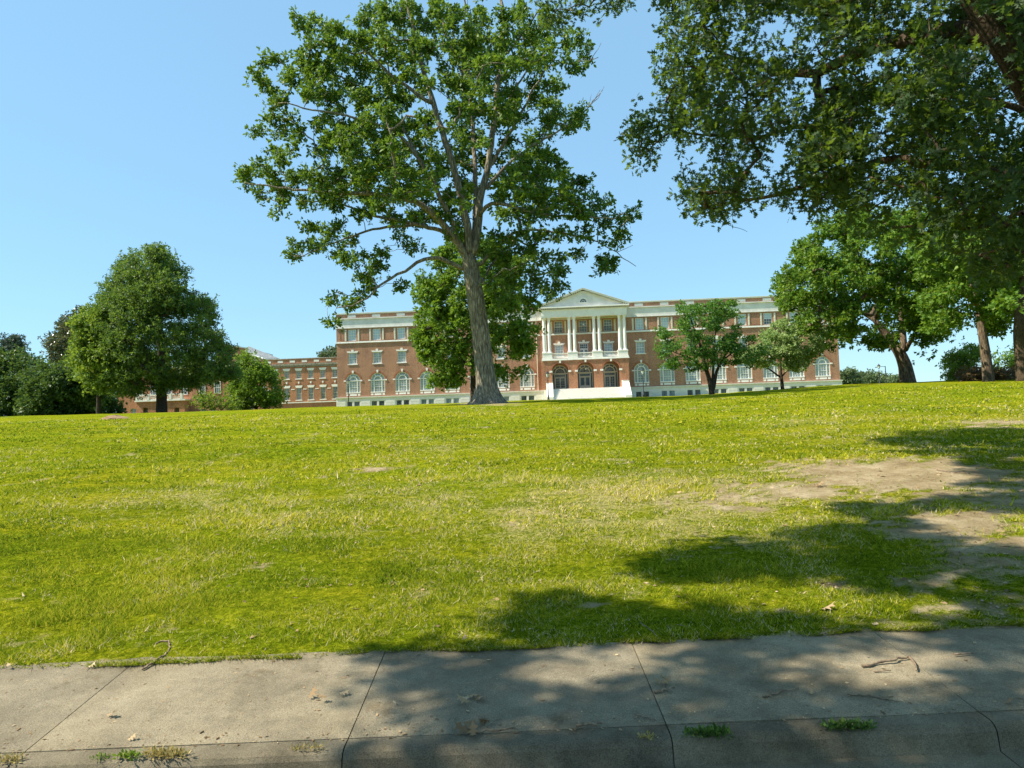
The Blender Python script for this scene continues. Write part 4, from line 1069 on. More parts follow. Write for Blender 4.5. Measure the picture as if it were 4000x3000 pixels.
# ---- the big oak in the middle; traced in an enlargement of the photograph (zx, zy) = ((px - 850) * 1.264, py * 1.264)
OAKY = 46.0
ZK = 1.264
def z7(x, y): return 850 + x / ZK, y / ZK
OAK_M = """370 1250 30 45,400 1200 40 40,450 1130 60 45,520 1180 65 45,590 1240 55 35,630 1270 35 20,650 1180 50 35,560 1110 60 25,480 1220 50 22,
570 1590 50 22,590 1470 55 35,650 1500 55 28,700 1490 40 35,680 1330 50 50,740 1260 55 25,760 1360 55 55,800 1310 45 35,830 1240 40 20,850 1390 55 30,900 1400 20 18,760 1420 50 30,
110 840 38 30,130 900 40 38,190 830 75 48,190 950 55 35,270 880 75 55,310 1030 22 40,330 960 65 45,400 900 75 55,420 1000 55 35,480 860 65 55,520 960 75 45,600 900 85 62,620 1010 65 32,700 860 85 55,730 960 75 50,760 1060 65 42,
190 650 36 28,250 570 60 26,300 660 55 30,330 600 65 45,400 640 55 45,380 720 50 32,290 740 34 30,300 800 30 18,180 370 15 15,240 300 17 24,280 290 18 12,210 410 26 20,260 440 45 40,320 480 55 35,330 350 42 36,380 400 55 45,300 520 36 20,420 300 34 44,400 100 20 20,
430 140 26 26,490 110 40 34,540 150 45 52,480 210 52 34,600 150 35 34,560 250 52 34,500 300 62 42,450 380 52 52,540 360 62 52,470 470 62 42,620 300 52 52,700 80 55 40,740 130 45 42,690 180 62 42,810 90 16 28,660 240 52 42,750 230 52 42,700 330 52 42,640 400 70 50,760 340 52 52,580 480 70 42,700 480 62 52,
840 30 45 26,880 100 34 44,850 200 52 52,900 160 44 52,860 300 52 44,940 60 52 52,1000 130 52 62,950 240 52 52,1060 60 52 52,1100 140 52 52,1040 240 52 52,1130 50 45 45,930 350 44 44,860 420 52 52,800 540 62 52,900 500 52 50,880 620 62 42,960 620 36 36,
540 620 80 50,560 720 70 52,640 640 62 52,660 740 72 52,740 600 62 42,780 700 70 42,870 720 70 52,820 800 80 52,950 740 62 52,900 860 80 62,1000 840 62 62,850 960 62 52,960 950 80 52,1050 920 52 62,860 1090 80 42,960 1080 80 52,940 1180 52 52,980 1230 34 34,1060 1050 52 52,1040 680 44 52,1060 580 44 52,1100 760 44 52,1100 860 44 52,
1180 100 52 62,1230 200 52 62,1280 80 52 52,1180 280 52 52,1250 330 52 52,1300 180 44 52,1330 280 44 52,1210 430 52 52,1300 430 52 52,1140 400 44 52,1170 520 44 44,1250 550 52 52,1330 540 44 44,1200 660 52 52,1290 680 52 52,1180 760 44 52,1250 820 52 52,1330 800 44 52,1230 940 52 52,1200 1040 44 44,1150 960 44 52,1130 1060 44 44,1160 1160 44 44,
1400 70 52 52,1480 60 52 52,1420 180 52 52,1500 160 52 44,1560 230 44 44,1620 120 52 42,1640 240 52 42,1720 200 52 42,1790 190 34 44,1800 270 34 34,1690 300 52 42,1760 350 34 34,1600 320 52 42,1500 300 52 42,1440 340 52 52,1560 400 52 34,1650 420 52 42,1440 450 62 42,1520 480 52 42,1600 510 52 34,1670 560 34 34,1620 600 42 34,1500 580 52 42,1420 560 52 52,1440 670 52 52,1780 570 24 24,1740 630 42 16,1770 600 24 16,1640 660 52 20,1560 690 42 24,
1600 750 52 42,1560 770 42 34,1400 760 52 52,1480 800 52 52,1440 880 52 52,1520 860 52 52,1600 850 52 42,1680 790 52 32,1700 870 62 42,1780 880 52 32,1830 920 42 34,1400 950 42 42,1500 960 52 52,1590 960 62 52,1690 960 62 42,1780 980 52 42,1640 1050 62 42,1540 1060 62 42,1440 1050 42 42,1760 1070 62 42,1860 1020 52 42,1930 1000 42 42,2060 1060 32 32,1960 1080 52 42,1880 1120 62 32,2000 1140 42 28,1940 1190 52 24,1820 1160 52 32,1740 1160 62 32,1660 1140 52 42,1580 1170 52 42,1500 1160 42 42,1440 1160 42 42,
1900 1270 42 32,1930 1300 22 22,1890 1330 20 22,1800 1250 32 22,1700 1260 52 32,1620 1260 42 32,1560 1240 32 32,1560 1330 42 32,1640 1360 42 32,1690 1430 24 32,1700 1330 20 20,1600 1420 42 32,1540 1500 36 30,1470 1400 40 40,1520 1290 40 40,1420 1260 40 40,1350 1260 45 45,1400 1340 45 45,1480 1340 45 45,1560 1420 45 35,1340 1400 45 45,1440 1450 45 35,1640 1440 40 30,1380 1500 40 40"""
def big_oak():
    base = at(1903, 1574, OAKY)
    base[2] = float(gz(base[0], OAKY))
    t = Tree('oak_tree', 'huge spreading oak with a thick grey flared trunk in the middle of the lawn', base, seed=5)
    r = t.rng
    k = FPX / OAKY
    Q = lambda zx, zy, dy=0: at(*z7(zx, zy), OAKY + dy)
    tr = [(base[0] + .0, OAKY, base[2] - .3)] + [at(x, y, OAKY) for x, y in ((1903, 1560), (1899, 1500), (1889, 1400), (1878, 1300), (1863, 1200), (1851, 1120), (1840, 1050), (1832, 1000))]
    rr = [.93, .86, .68, .60, .575, .565, .555, .53, .44]
    # the trunk with buttress roots: a tube whose ring radius varies with the angle near the ground
    P = np.array(tr); d = np.concatenate([[0], np.cumsum(np.linalg.norm(np.diff(P, axis=0), axis=1))])
    m = 60; tt = np.linspace(0, d[-1], m); C = np.stack([np.interp(tt, d, P[:, q]) for q in range(3)], -1)
    for _ in range(3): C[1:-1] = .25 * C[:-2] + .5 * C[1:-1] + .25 * C[2:]
    R = np.interp(tt, d, rr); na = 40; an = np.arange(na) * 2 * math.pi / na
    V = []
    for i in range(m):
        hgt = C[i][2] - base[2]
        fl = math.exp(-max(hgt, 0) / .38)
        lob = 1 + .10 * np.sin(5 * an + .6) * math.exp(-hgt / 1.2) + .42 * fl * (1 + .35 * np.sin(5 * an + .6) + .25 * np.sin(9 * an + 2))
        bumpy = 1 + .035 * (vnoise(an * 3 + 50, np.full(na, hgt * 1.3), 4) - .5) * 2
        wart = 1 + .16 * np.exp(-((hgt - 8.3) / .35) ** 2 - ((an - 4.2) / .5) ** 2) + .18 * np.exp(-((hgt - 10.9) / .5) ** 2 - ((an - 3.3) / .5) ** 2)
        rad_ = R[i] * lob * bumpy * wart
        V.append(np.stack([C[i][0] + rad_ * np.cos(an), C[i][1] + rad_ * np.sin(an), np.full(na, C[i][2])], -1))
    V = np.concatenate(V)
    F = [(i * na + j, i * na + (j + 1) % na, (i + 1) * na + (j + 1) % na, (i + 1) * na + j) for i in range(m - 1) for j in range(na)]
    MB().add(V, F).build('trunk', M['bark_oak'], t.root, True, off=tuple(base))
    p = -1
    for i in range(0, m, 2): p = t.node(C[i], p, R[i])
    LIMBS = []
    def L(pts, w0, w1, dy0=0, dy1=0, **kw):
        P_ = [Q(x, y, dy0 + (dy1 - dy0) * i / (len(pts) - 1)) for i, (x, y) in enumerate(pts)]
        if w0 > 20: LIMBS.append(P_[:max(3, int(len(P_) * .7))])
        return t.limb(P_, w0 / 2 / ZK / k, w1 / 2 / ZK / k, **kw)
    L_ = lambda pts, w0, w1, dy0=0, dy1=0, **kw: t.limb([Q(x, y, dy0 + (dy1 - dy0) * i / (len(pts) - 1)) for i, (x, y) in enumerate(pts)], w0 / 2 / ZK / k, w1 / 2 / ZK / k, **kw)
    L([(1242, 1262), (1238, 1130), (1200, 960), (1150, 760), (1080, 560), (1010, 330), (960, 100), (925, -60)], 46, 16, 0, -1.5)
    L([(1262, 1262), (1288, 1130), (1290, 1000), (1340, 800), (1370, 550), (1400, 300), (1420, 100), (1380, -60)], 46, 14, 0, .8)
    L([(1255, 1300), (1272, 1100), (1275, 900), (1260, 620), (1220, 380), (1130, 180), (1080, 20)], 34, 10, 0, 3.5)
    L([(1262, 620), (1245, 420), (1230, 200), (1215, -60)], 16, 8, 2.2, 1)
    L([(1232, 1280), (1180, 1180), (1080, 1070), (980, 990), (860, 970), (700, 955), (500, 950), (300, 930), (130, 900)], 44, 5, 0, -3)
    L([(1225, 1250), (1120, 1140), (960, 1100), (780, 1070), (620, 1010), (400, 990)], 28, 5, 0, 3.5)
    L([(990, 1110), (800, 1125), (680, 1160), (560, 1200), (470, 1240), (385, 1268)], 18, 4, 1.5, -2)
    L([(1225, 1340), (1080, 1260), (960, 1310), (860, 1370), (770, 1440), (700, 1500), (590, 1520)], 26, 5, 0, -3)
    L([(1195, 1190), (1140, 1050), (1060, 900), (980, 760), (900, 660), (780, 610), (600, 560), (450, 540), (300, 500)], 30, 5, 0, -4)
    L([(1060, 520), (940, 430), (840, 360), (740, 260), (650, 190), (560, 100)], 22, 5, -1, -3)
    L([(1000, 800), (880, 560), (700, 420), (500, 330), (380, 330)], 18, 4, 1, 4)
    L([(1335, 840), (1440, 660), (1540, 480), (1600, 360), (1640, 310), (1750, 320), (1880, 285)], 22, 3, .5, -2.5)
    L([(1310, 950), (1440, 800), (1600, 690), (1740, 620), (1820, 540), (1900, 450)], 22, 3, .5, 3)
    L([(1285, 1080), (1320, 1010), (1390, 995), (1480, 1030), (1600, 1060), (1750, 1070), (1950, 1080)], 24, 5, 0, -3)
    L([(1290, 1330), (1340, 1240), (1440, 1150), (1550, 1130), (1700, 1150), (1850, 1180), (1950, 1230), (2060, 1315)], 20, 3, 0, 1.5)
    L([(1295, 1420), (1360, 1290), (1450, 1200)], 16, 8, 0, 3)
    L([(1440, 1160), (1560, 1230), (1640, 1350), (1690, 1440)], 12, 3, 3, 3.5)
    L([(1405, 290), (1470, 210), (1540, 130), (1600, 20)], 16, 6, .5, -1.5)
    L([(1370, 600), (1480, 420), (1560, 300), (1700, 200)], 16, 5, .5, 4)
    for a, b in (((1820, 540), (1850, 470)), ((1830, 530), (1890, 440)), ((1840, 290), (1900, 210)), ((1780, 315), (1850, 240)), ((1980, 1240), (2050, 1210)), ((1860, 510), (1915, 430))):
        nx, ny = topx(t.P[:t.n]); wx, wy = z7(*a); j = int(np.argmin(np.hypot(nx - wx, ny - wy))); dy = t.P[j][1] - OAKY
        L([a, ((a[0] + b[0]) / 2 + 6, (a[1] + b[1]) / 2 + 8), b], 4, 1.5, dy, dy + .3, sides=4)
    rows = []
    for s_ in OAK_M.replace('\n', '').split(','):
        a = [float(v) for v in s_.split()]
        cx, cy = z7(a[0], a[1])
        c = 1 - min(1, math.hypot((a[0] - 1180) / 950, (a[1] - 680) / 800))
        dmax = 2.0 + 6.0 * math.sqrt(max(c, 0))
        ks = (-1, 1) if c > .35 else (0,)
        for s2 in ks:
            dy = r.uniform(.1, 1) * dmax * s2 if s2 else r.uniform(-1, 1) * dmax
            rows.append((cx, cy, a[2] / ZK * 1.02, a[3] / ZK * 1.02, dy))
    T = tufts_mass(r, rows, OAKY, 2.0, 1.1, 2)
    core = [z7(*p) for p in ((420, 230), (520, 120), (680, 60), (760, -60), (1450, -60), (1600, 60), (1720, 200), (1560, 330), (1600, 480), (1480, 640), (1560, 760), (1760, 880), (1880, 1060), (1700, 1160), (1560, 1240), (1420, 1300), (1180, 1180), (900, 1120), (700, 1060), (520, 1000), (300, 930), (480, 800), (480, 640), (420, 520), (340, 420))]
    T = np.concatenate([T, tufts_poly(r, core, 330, OAKY, 7.0, [(z7(x, y) + (g_ / ZK,)) for x, y, g_ in ((960, 500, 28), (1190, 600, 20), (1540, 620, 40), (880, 560, 24), (830, 330, 18), (1120, 300, 16), (560, 540, 24), (640, 560, 20), (1480, 380, 20), (1030, 300, 18), (1240, 1000, 24), (1020, 650, 20), (1700, 720, 24))], .8, clump=45)])
    # keep the big limbs in view: few sprays right in front of them
    tx, ty = topx(T); drop = np.zeros(len(T), bool)
    for ln in LIMBS:
        pts = np.array([topx(p) for p in ln]); 
        for a, b_, pa in zip(pts[:-1], pts[1:], ln[:-1]):
            ab = b_ - a; q = np.clip(((tx - a[0]) * ab[0] + (ty - a[1]) * ab[1]) / (ab @ ab), 0, 1)
            drop |= (np.hypot(tx - a[0] - q * ab[0], ty - a[1] - q * ab[1]) < 34) & (T[:, 1] < pa[1] + .4)
    T = T[~(drop & (r.random(len(T)) < .8))]
    t.grow(T, step=.5, jit=.07, r_leaf=.014, minz=at(1850, 1130, OAKY)[2])
    print('oak tufts', len(T))
    t.leaves(T, 14, 11, .25, .20, np.array([(0, 0), (.3, .20), (.6, .26), (1, 0), (.6, -.26), (.3, -.20)]), M['leaf_oak'], up=.8, tintmix=.45, lj=.4)
    t.finish(M['bark_oak'], 'limbs')
    # soil mound and thin straw at the foot
    return t
big_oak()

def poly_tree(name, label, bpx, Y, poly, n, depth, leafm, L, shape, bark_, trunk, seed, tips=7, per=8, rt=.35, gaps=(), clump=0, r_leaf=.012, minpy=None, up=.7, extra=None, group=None, cat='tree', shell=.35, stems=(), flat=.8, up_=.8, sides=8, inset=0, droop=0, tintmix=.5, Yfun=None, lobes=None):
    b = at(bpx[0], bpx[1], Y); b[2] = min(b[2], float(gz(b[0], Y))) if b[1] < 150 else b[2]
    t = Tree(name, label, b, cat, group, seed)
    k = FPX / Y
    for q, (pts, w0, w1) in enumerate([trunk] + list(stems)):
        P = [at(p[0], p[1], Y + (p[2] if len(p) > 2 else 0)) for p in pts]
        if q == 0: P[0] = np.array([b[0], b[1], b[2] - .2]); 
        rr = None
        if q == 0 and len(pts) > 2: P.insert(1, P[0] * .72 + P[1] * .28); rr = None
        t.limb(P, w0 / 2 / k, w1 / 2 / k, step=.4, sides=sides, wob=.02 * (Y / 50), attach=q > 0)
    mz = at(bpx[0], minpy, Y)[2] if minpy else None
    T = tufts_poly(t.rng, poly, n, Y, depth, gaps, shell, clump, inset=inset, Yfun=Yfun)
    if lobes:
        nl, rl = lobes; Lc = tufts_poly(t.rng, poly, nl, Y, depth, gaps, .3, 0, inset=rl * k * .55)
        i_ = t.rng.integers(len(Lc), size=n * 2); v = t.rng.normal(0, 1, (n * 2, 3)); v /= np.linalg.norm(v, axis=1)[:, None]; v[:, 2] = np.where(v[:, 2] < -.3, v[:, 2] * .35, v[:, 2])
        T = Lc[i_] + v * rl * (t.rng.random((n * 2, 1)) ** .25) * np.array([1.1, 1.1, .8]) * (.7 + .6 * t.rng.random(len(Lc)))[i_][:, None]
        qx, qy = topx(T); ok = inpoly(qx, qy, poly)
        for gx, gy, gr in gaps: ok &= np.hypot(qx - gx, qy - gy) > gr
        ok &= edgedist(qx, qy, poly) > 12
        T = T[ok][:n]
    if extra is not None: T = np.concatenate([T, extra])
    T[:, 2] = np.maximum(T[:, 2], gz(T[:, 0], np.minimum(T[:, 1], 150)) + .25)
    t.grow(T, step=.6, jit=.07, r_leaf=r_leaf, minz=mz, up=up_)
    t.leaves(T, tips, per, rt, L, shape, leafm, up=up, flat=flat, droop=droop, tintmix=tintmix)
    t.finish(bark_)
    return t

# maple right behind the oak
poly_tree('maple_tree', 'bright green maple standing right behind the big oak trunk, branches low to the ground', (1856, 1556), 72,
          [(1760, 930), (1850, 900), (1950, 940), (2020, 1000), (2060, 1080), (2100, 1160), (2120, 1230), (2125, 1300), (2090, 1350), (2080, 1400), (2060, 1460), (2010, 1490), (1950, 1500), (1880, 1490), (1830, 1500), (1760, 1525), (1700, 1530), (1660, 1480), (1640, 1420), (1600, 1370), (1590, 1310), (1620, 1260), (1590, 1220), (1610, 1160), (1600, 1110), (1640, 1060), (1680, 1000)],
          1150, 5.5, M['leaf_maple'], .27, MAPLE, M['bark_dark'], ([(1856, 1556), (1853, 1400), (1850, 1200), (1840, 1000)], 42, 10), 21, tips=8, per=7, rt=.32, lobes=(190, .85), minpy=1500, gaps=[(1990, 1350, 22), (1700, 1440, 14), (1960, 1420, 18)])
# rounded tree at the left
poly_tree('willow_oak', 'large dense tree with a rounded cone crown and dark trunk, left on the lawn', (632, 1612), 76,
          [(560, 965), (600, 940), (640, 960), (690, 985), (720, 1030), (755, 1090), (790, 1150), (825, 1140), (845, 1190), (850, 1260), (880, 1320), (915, 1340), (925, 1410), (950, 1470), (930, 1520), (850, 1530), (760, 1530), (690, 1536), (560, 1545), (500, 1570), (440, 1560), (400, 1500), (360, 1400), (345, 1300), (355, 1220), (385, 1110), (430, 1060), (470, 1010), (510, 975)],
          2300, 8, M['leaf_pin'], .26, np.array([(0, 0), (.4, .20), (1, 0), (.4, -.20)]), M['bark_dark'], ([(632, 1612), (631, 1540), (625, 1300), (610, 1000)], 46, 8), 22, tips=9, per=8, rt=.36, lobes=(420, .9), minpy=1545,
          gaps=[(560, 1270, 14), (690, 1250, 12), (640, 1300, 10), (530, 1230, 9), (740, 1310, 10)])
poly_tree('sweetgum_tree', 'lighter green tree merging with the lower left side of the big rounded tree', (385, 1622), 74,
          [(300, 1230), (350, 1180), (420, 1180), (470, 1230), (490, 1330), (500, 1430), (480, 1530), (420, 1560), (350, 1550), (310, 1500), (280, 1440), (270, 1360), (280, 1290)],
          560, 3.2, M['leaf_bright'], .27, MAPLE, M['bark_dark'], ([(385, 1622), (385, 1500), (380, 1250)], 20, 5), 23, tips=8, per=7, rt=.36, lobes=(50, 1.1))
# lower bright shoots at the left tree's foot
poly_tree('green_shrub', 'low yellow green shrub at the right foot of the big rounded tree, by the terrace', (868, 1598), 92,
          [(750, 1550), (790, 1535), (850, 1540), (900, 1540), (950, 1545), (965, 1580), (930, 1600), (880, 1600), (800, 1592), (755, 1580)],
          70, 1.6, M['leaf_bright'], .26, KITE, M['bark_dark'], ([(868, 1600), (855, 1585), (840, 1560)], 6, 3), 24, tips=7, per=6, rt=.35, stems=[([(868, 1598), (900, 1570), (930, 1560)], 5, 2)], cat='shrub')
poly_tree('crape_myrtle', 'round headed green tree between the big rounded tree and the lower brick wing', (1000, 1592), 96,
          [(905, 1450), (925, 1400), (950, 1380), (985, 1372), (1000, 1400), (1030, 1425), (1070, 1450), (1095, 1500), (1100, 1545), (1085, 1580), (1040, 1588), (980, 1592), (920, 1590), (890, 1550)],
          420, 3.6, M['leaf_maple'], .27, KITE, M['bark_dark'], ([(1000, 1592), (1000, 1560), (990, 1450)], 6, 3), 25, tips=8, per=7, rt=.42, stems=[([(985, 1592), (970, 1540), (950, 1450)], 6, 2), ([(1012, 1592), (1030, 1530), (1050, 1470)], 6, 2)], clump=50)
# background growth at the far left
poly_tree('magnolia_tree', 'olive and rust tinted magnolia rising behind the left trees', (330, 1625), 100,
          [(395, 1470), (380, 1400), (360, 1430), (300, 1420), (250, 1440), (200, 1400), (150, 1380), (140, 1360), (200, 1370), (190, 1330), (230, 1310), (245, 1290), (235, 1270), (290, 1220), (320, 1210), (380, 1220), (420, 1300), (440, 1500), (420, 1600), (280, 1610), (200, 1600), (190, 1500)],
          600, 4, M['leaf_magnolia'], .36, KITE, M['bark_dark'], ([(330, 1625), (330, 1500), (340, 1260)], 20, 5), 26, tips=7, per=7, rt=.45, clump=40)
poly_tree('cedar_tree', 'dark layered cedar top showing above the trees at the left edge', (35, 1630), 118,
          [(-60, 1320), (0, 1300), (0, 1340), (20, 1325), (90, 1310), (60, 1335), (100, 1350), (70, 1365), (110, 1395), (120, 1400), (60, 1400), (40, 1450), (-40, 1450), (-60, 1400)],
          150, 3, M['leaf_cedar'], .45, SLIM, M['bark_dark'], ([(35, 1630), (30, 1450), (40, 1320)], 12, 3), 27, tips=8, per=8, rt=.45, flat=.25, clump=26)
for i, (x, poly, lab, m_, Yq) in enumerate([
        (60, [(-180, 1420), (-60, 1385), (30, 1380), (80, 1370), (130, 1400), (165, 1440), (190, 1500), (180, 1600), (120, 1625), (-180, 1640)], 'dark green tree filling the left edge of the view', 'leaf_dark', 88),
        (180, [(100, 1480), (140, 1430), (190, 1420), (240, 1440), (280, 1480), (300, 1560), (290, 1615), (180, 1625), (100, 1620)], 'bushy dark green tree between the left edge tree and the magnolia', 'leaf_dark', 84),
        (310, [(230, 1480), (260, 1420), (330, 1400), (380, 1440), (400, 1500), (420, 1570), (410, 1612), (300, 1618), (240, 1610)], 'mid green small tree below the magnolia with layered branches', 'leaf_pin', 86)]):
    poly_tree('background_tree', lab, (x, 1622 - x * .03), Yq, poly, 560 + (420 if i == 0 else 0), 4, M[m_], .36, KITE, M['bark_dark'], ([(x, 1622), (x, 1540), (x, 1440)], 12, 4), 30 + i, tips=8, per=7, rt=.5, clump=60, flat=.6)
poly_tree('hedge', 'dark clipped shrubbery along the terrace wall behind the left trees', (450, 1612), 90,
          [(300, 1590), (360, 1560), (450, 1560), (480, 1580), (470, 1612), (300, 1618)], 90, 2, M['leaf_dark'], .3, KITE, M['bark_dark'], ([(450, 1612), (445, 1600), (440, 1580)], 5, 3), 38, rt=.4, cat='shrub')
# seen between wing and hall
poly_tree('background_tree', 'far tree top peeping over the parapet of the lower brick wing', (1300, 1500), 205,
          [(1248, 1395), (1262, 1375), (1285, 1362), (1310, 1360), (1350, 1365), (1370, 1400), (1360, 1430), (1250, 1430)], 110, 4, M['leaf_far'], .6, KITE, M['bark_dark'], ([(1300, 1560), (1300, 1480), (1300, 1400)], 10, 4), 39, rt=.6, tips=7, per=7)
# dogwoods in front of the right wing
poly_tree('dogwood_tree', 'spreading dark green dogwood with three stems in front of the right wing', (2782, 1541), 58,
          [(2690, 1160), (2688, 1128), (2700, 1150), (2730, 1180), (2790, 1170), (2805, 1145), (2820, 1165), (2880, 1170), (2905, 1200), (2910, 1270), (2900, 1310), (2955, 1290), (2950, 1330), (2990, 1340), (3000, 1380), (2960, 1400), (2955, 1450), (2930, 1440), (2880, 1430), (2800, 1440), (2700, 1460), (2670, 1440), (2620, 1450), (2560, 1430), (2570, 1390), (2545, 1350), (2580, 1330), (2560, 1300), (2560, 1275), (2600, 1250), (2640, 1270), (2650, 1230), (2640, 1190), (2650, 1175)],
          560, 3.0, M['leaf_dogwood'], .15, BROAD, M['bark_dark'], ([(2782, 1541), (2772, 1480), (2755, 1440), (2740, 1360), (2700, 1250)], 24, 5), 41, tips=7, per=7, rt=.22, flat=.3, clump=26, inset=10, shell=.7, r_leaf=.009,
          stems=[([(2783, 1520), (2786, 1440), (2790, 1360, 1), (2800, 1240, 1)], 13, 3), ([(2785, 1530), (2795, 1470), (2805, 1430), (2840, 1380, -1), (2870, 1300, -1)], 17, 4), ([(2760, 1450), (2700, 1400, -1), (2620, 1370, -1)], 8, 3), ([(2815, 1415), (2880, 1360, 1), (2950, 1340, 1)], 8, 3)],
          gaps=[(2795, 1330, 16), (2760, 1330, 12), (2780, 1400, 14), (2840, 1250, 10), (2700, 1390, 10)])
poly_tree('dogwood_tree', 'smaller pale leaved dogwood with a short dark trunk, right of the three stemmed one', (3057, 1520), 63,
          [(2880, 1380), (2930, 1370), (2960, 1320), (3010, 1290), (3040, 1250), (3100, 1255), (3160, 1260), (3210, 1280), (3225, 1330), (3215, 1380), (3180, 1400), (3140, 1430), (3130, 1450), (3060, 1435), (3000, 1440), (2960, 1430), (2900, 1420)],
          420, 3.2, M['leaf_pale'], .18, BROAD, M['bark_dark'], ([(3057, 1520), (3052, 1480), (3050, 1450), (3048, 1380)], 17, 6), 42, tips=8, per=7, rt=.26, flat=.35, clump=22, r_leaf=.009, up=1.3,
          stems=[([(3050, 1478), (3025, 1455), (2985, 1430), (2930, 1400)], 9, 3), ([(3055, 1465), (3075, 1450), (3110, 1400)], 7, 3), ([(3049, 1420), (3020, 1370, 1), (3000, 1320, 1)], 7, 3), ([(3048, 1400), (3090, 1340, -1), (3150, 1300, -1)], 7, 3)],
          gaps=[(3060, 1400, 12), (2990, 1400, 9), (3010, 1345, 8)])
# big tree right of the hall
poly_tree('maple_tree', 'broad green maple with a leaning forked tan trunk, right of the hall on the crest', (3547, 1496), 60,
          [(3180, 860), (3250, 820), (3350, 800), (3600, 800), (3750, 850), (3800, 950), (3790, 1050), (3770, 1150), (3740, 1230), (3700, 1330), (3640, 1350), (3630, 1385), (3640, 1435), (3600, 1440), (3580, 1395), (3560, 1360), (3540, 1330), (3500, 1400), (3470, 1425), (3420, 1405), (3440, 1370), (3380, 1400), (3340, 1390), (3320, 1380), (3370, 1350), (3280, 1350), (3260, 1380), (3180, 1410), (3150, 1400), (3200, 1330), (3090, 1280), (3050, 1220), (3030, 1180), (3010, 1140), (3020, 1100), (3040, 1060), (3060, 980), (3110, 930)],
          1500, 6.5, M['leaf_maple'], .22, MAPLE, M['bark_syc'], ([(3547, 1496), (3535, 1420), (3510, 1370), (3470, 1320, 1), (3420, 1250, 1), (3330, 1200, 2)], 66, 10), 43, tips=9, per=7, rt=.30, lobes=(240, .8), minpy=1370,
          stems=[([(3520, 1390), (3530, 1330), (3515, 1200, 1), (3500, 1000, 2)], 30, 8), ([(3530, 1380), (3560, 1330, -1), (3600, 1260, -2)], 24, 6), ([(3450, 1210, 1), (3420, 1180), (3380, 1090, -2), (3340, 1000, -3)], 20, 6), ([(3415, 1235), (3330, 1215, -1), (3240, 1245, -2), (3160, 1300, -2)], 18, 4), ([(3470, 1320), (3440, 1280, 3), (3330, 1100, 5)], 16, 5)],
          gaps=[(3385, 990, 34), (3370, 1250, 26), (3440, 1060, 14), (3200, 1230, 14), (3360, 1300, 18), (3290, 1290, 16), (3470, 1230, 12), (3500, 1120, 10)])
poly_tree('sycamore_tree', 'tall tree with mottled tan trunk forking high, second from the right edge', (3862, 1488), 48,
          [(3560, 900), (3700, 820), (4000, 820), (4100, 1000), (4080, 1200), (3960, 1280), (3920, 1320), (3850, 1330), (3820, 1290), (3800, 1240), (3760, 1300), (3700, 1330), (3640, 1310), (3590, 1280), (3580, 1200), (3600, 1130), (3560, 1050)],
          850, 6, M['leaf_maple'], .22, MAPLE, M['bark_syc'], ([(3862, 1488), (3855, 1420), (3838, 1300), (3825, 1200), (3800, 1090), (3770, 1000)], 44, 18), 44, tips=8, per=7, rt=.3, lobes=(75, .95), minpy=1260,
          stems=[([(3822, 1200), (3780, 1160, -1), (3740, 1130, -2), (3680, 1120, -3)], 18, 6), ([(3805, 1130), (3810, 1040, 1), (3830, 900, 2)], 18, 6), ([(3815, 1190), (3760, 1190, 2), (3660, 1240, 3)], 14, 4), ([(3830, 1250), (3880, 1150, 2), (3960, 1060, 3)], 14, 5)],
          gaps=[(3790, 1210, 26), (3735, 1190, 16), (3840, 1100, 12), (3750, 1270, 14), (3900, 1200, 12)])
poly_tree('shade_tree', 'dark trunked tree cut by the right edge of the view', (3996, 1478), 43,
          [(3850, 1000), (3950, 900), (4150, 850), (4350, 900), (4350, 1250), (4200, 1380), (4000, 1340), (3950, 1330), (3880, 1300), (3870, 1200), (3900, 1120)],
          380, 5, M['leaf_maple'], .22, MAPLE, M['bark_near'], ([(3996, 1478), (3990, 1400), (3978, 1280), (3990, 1150), (4010, 1000)], 52, 26), 45, tips=8, per=7, rt=.3, lobes=(40, 1.0), minpy=1300, gaps=[(3930, 1250, 16)])
for i, (x, poly, lab, m_, n_) in enumerate([
        (3770, [(3695, 1420), (3720, 1370), (3780, 1340), (3850, 1370), (3860, 1440), (3850, 1490), (3730, 1494), (3700, 1470)], 'light green bush on the crest just right of the gap of open sky', 'leaf_bright', 190),
        (3940, [(3870, 1420), (3900, 1370), (3990, 1350), (4080, 1380), (4080, 1470), (3900, 1482), (3870, 1470)], 'green bush behind the rightmost trunks', 'leaf_maple', 170),
        (3810, [(3745, 1475), (3770, 1455), (3830, 1448), (3920, 1450), (3990, 1460), (3990, 1480), (3850, 1489), (3750, 1492)], 'low bronze brown shrub between the two rightmost trunks', 'leaf_red', 100)]):
    poly_tree('shrub', lab, (x, 1494 - (x - 3770) * .04), (66, 62, 56)[i], poly, n_, 2, M[m_], .2, KITE, M['bark_dark'], ([(x, 1494), (x, 1470), (x, 1440)], 4, 2), 50 + i, tips=7, per=7, rt=.3, cat='bush', clump=30)
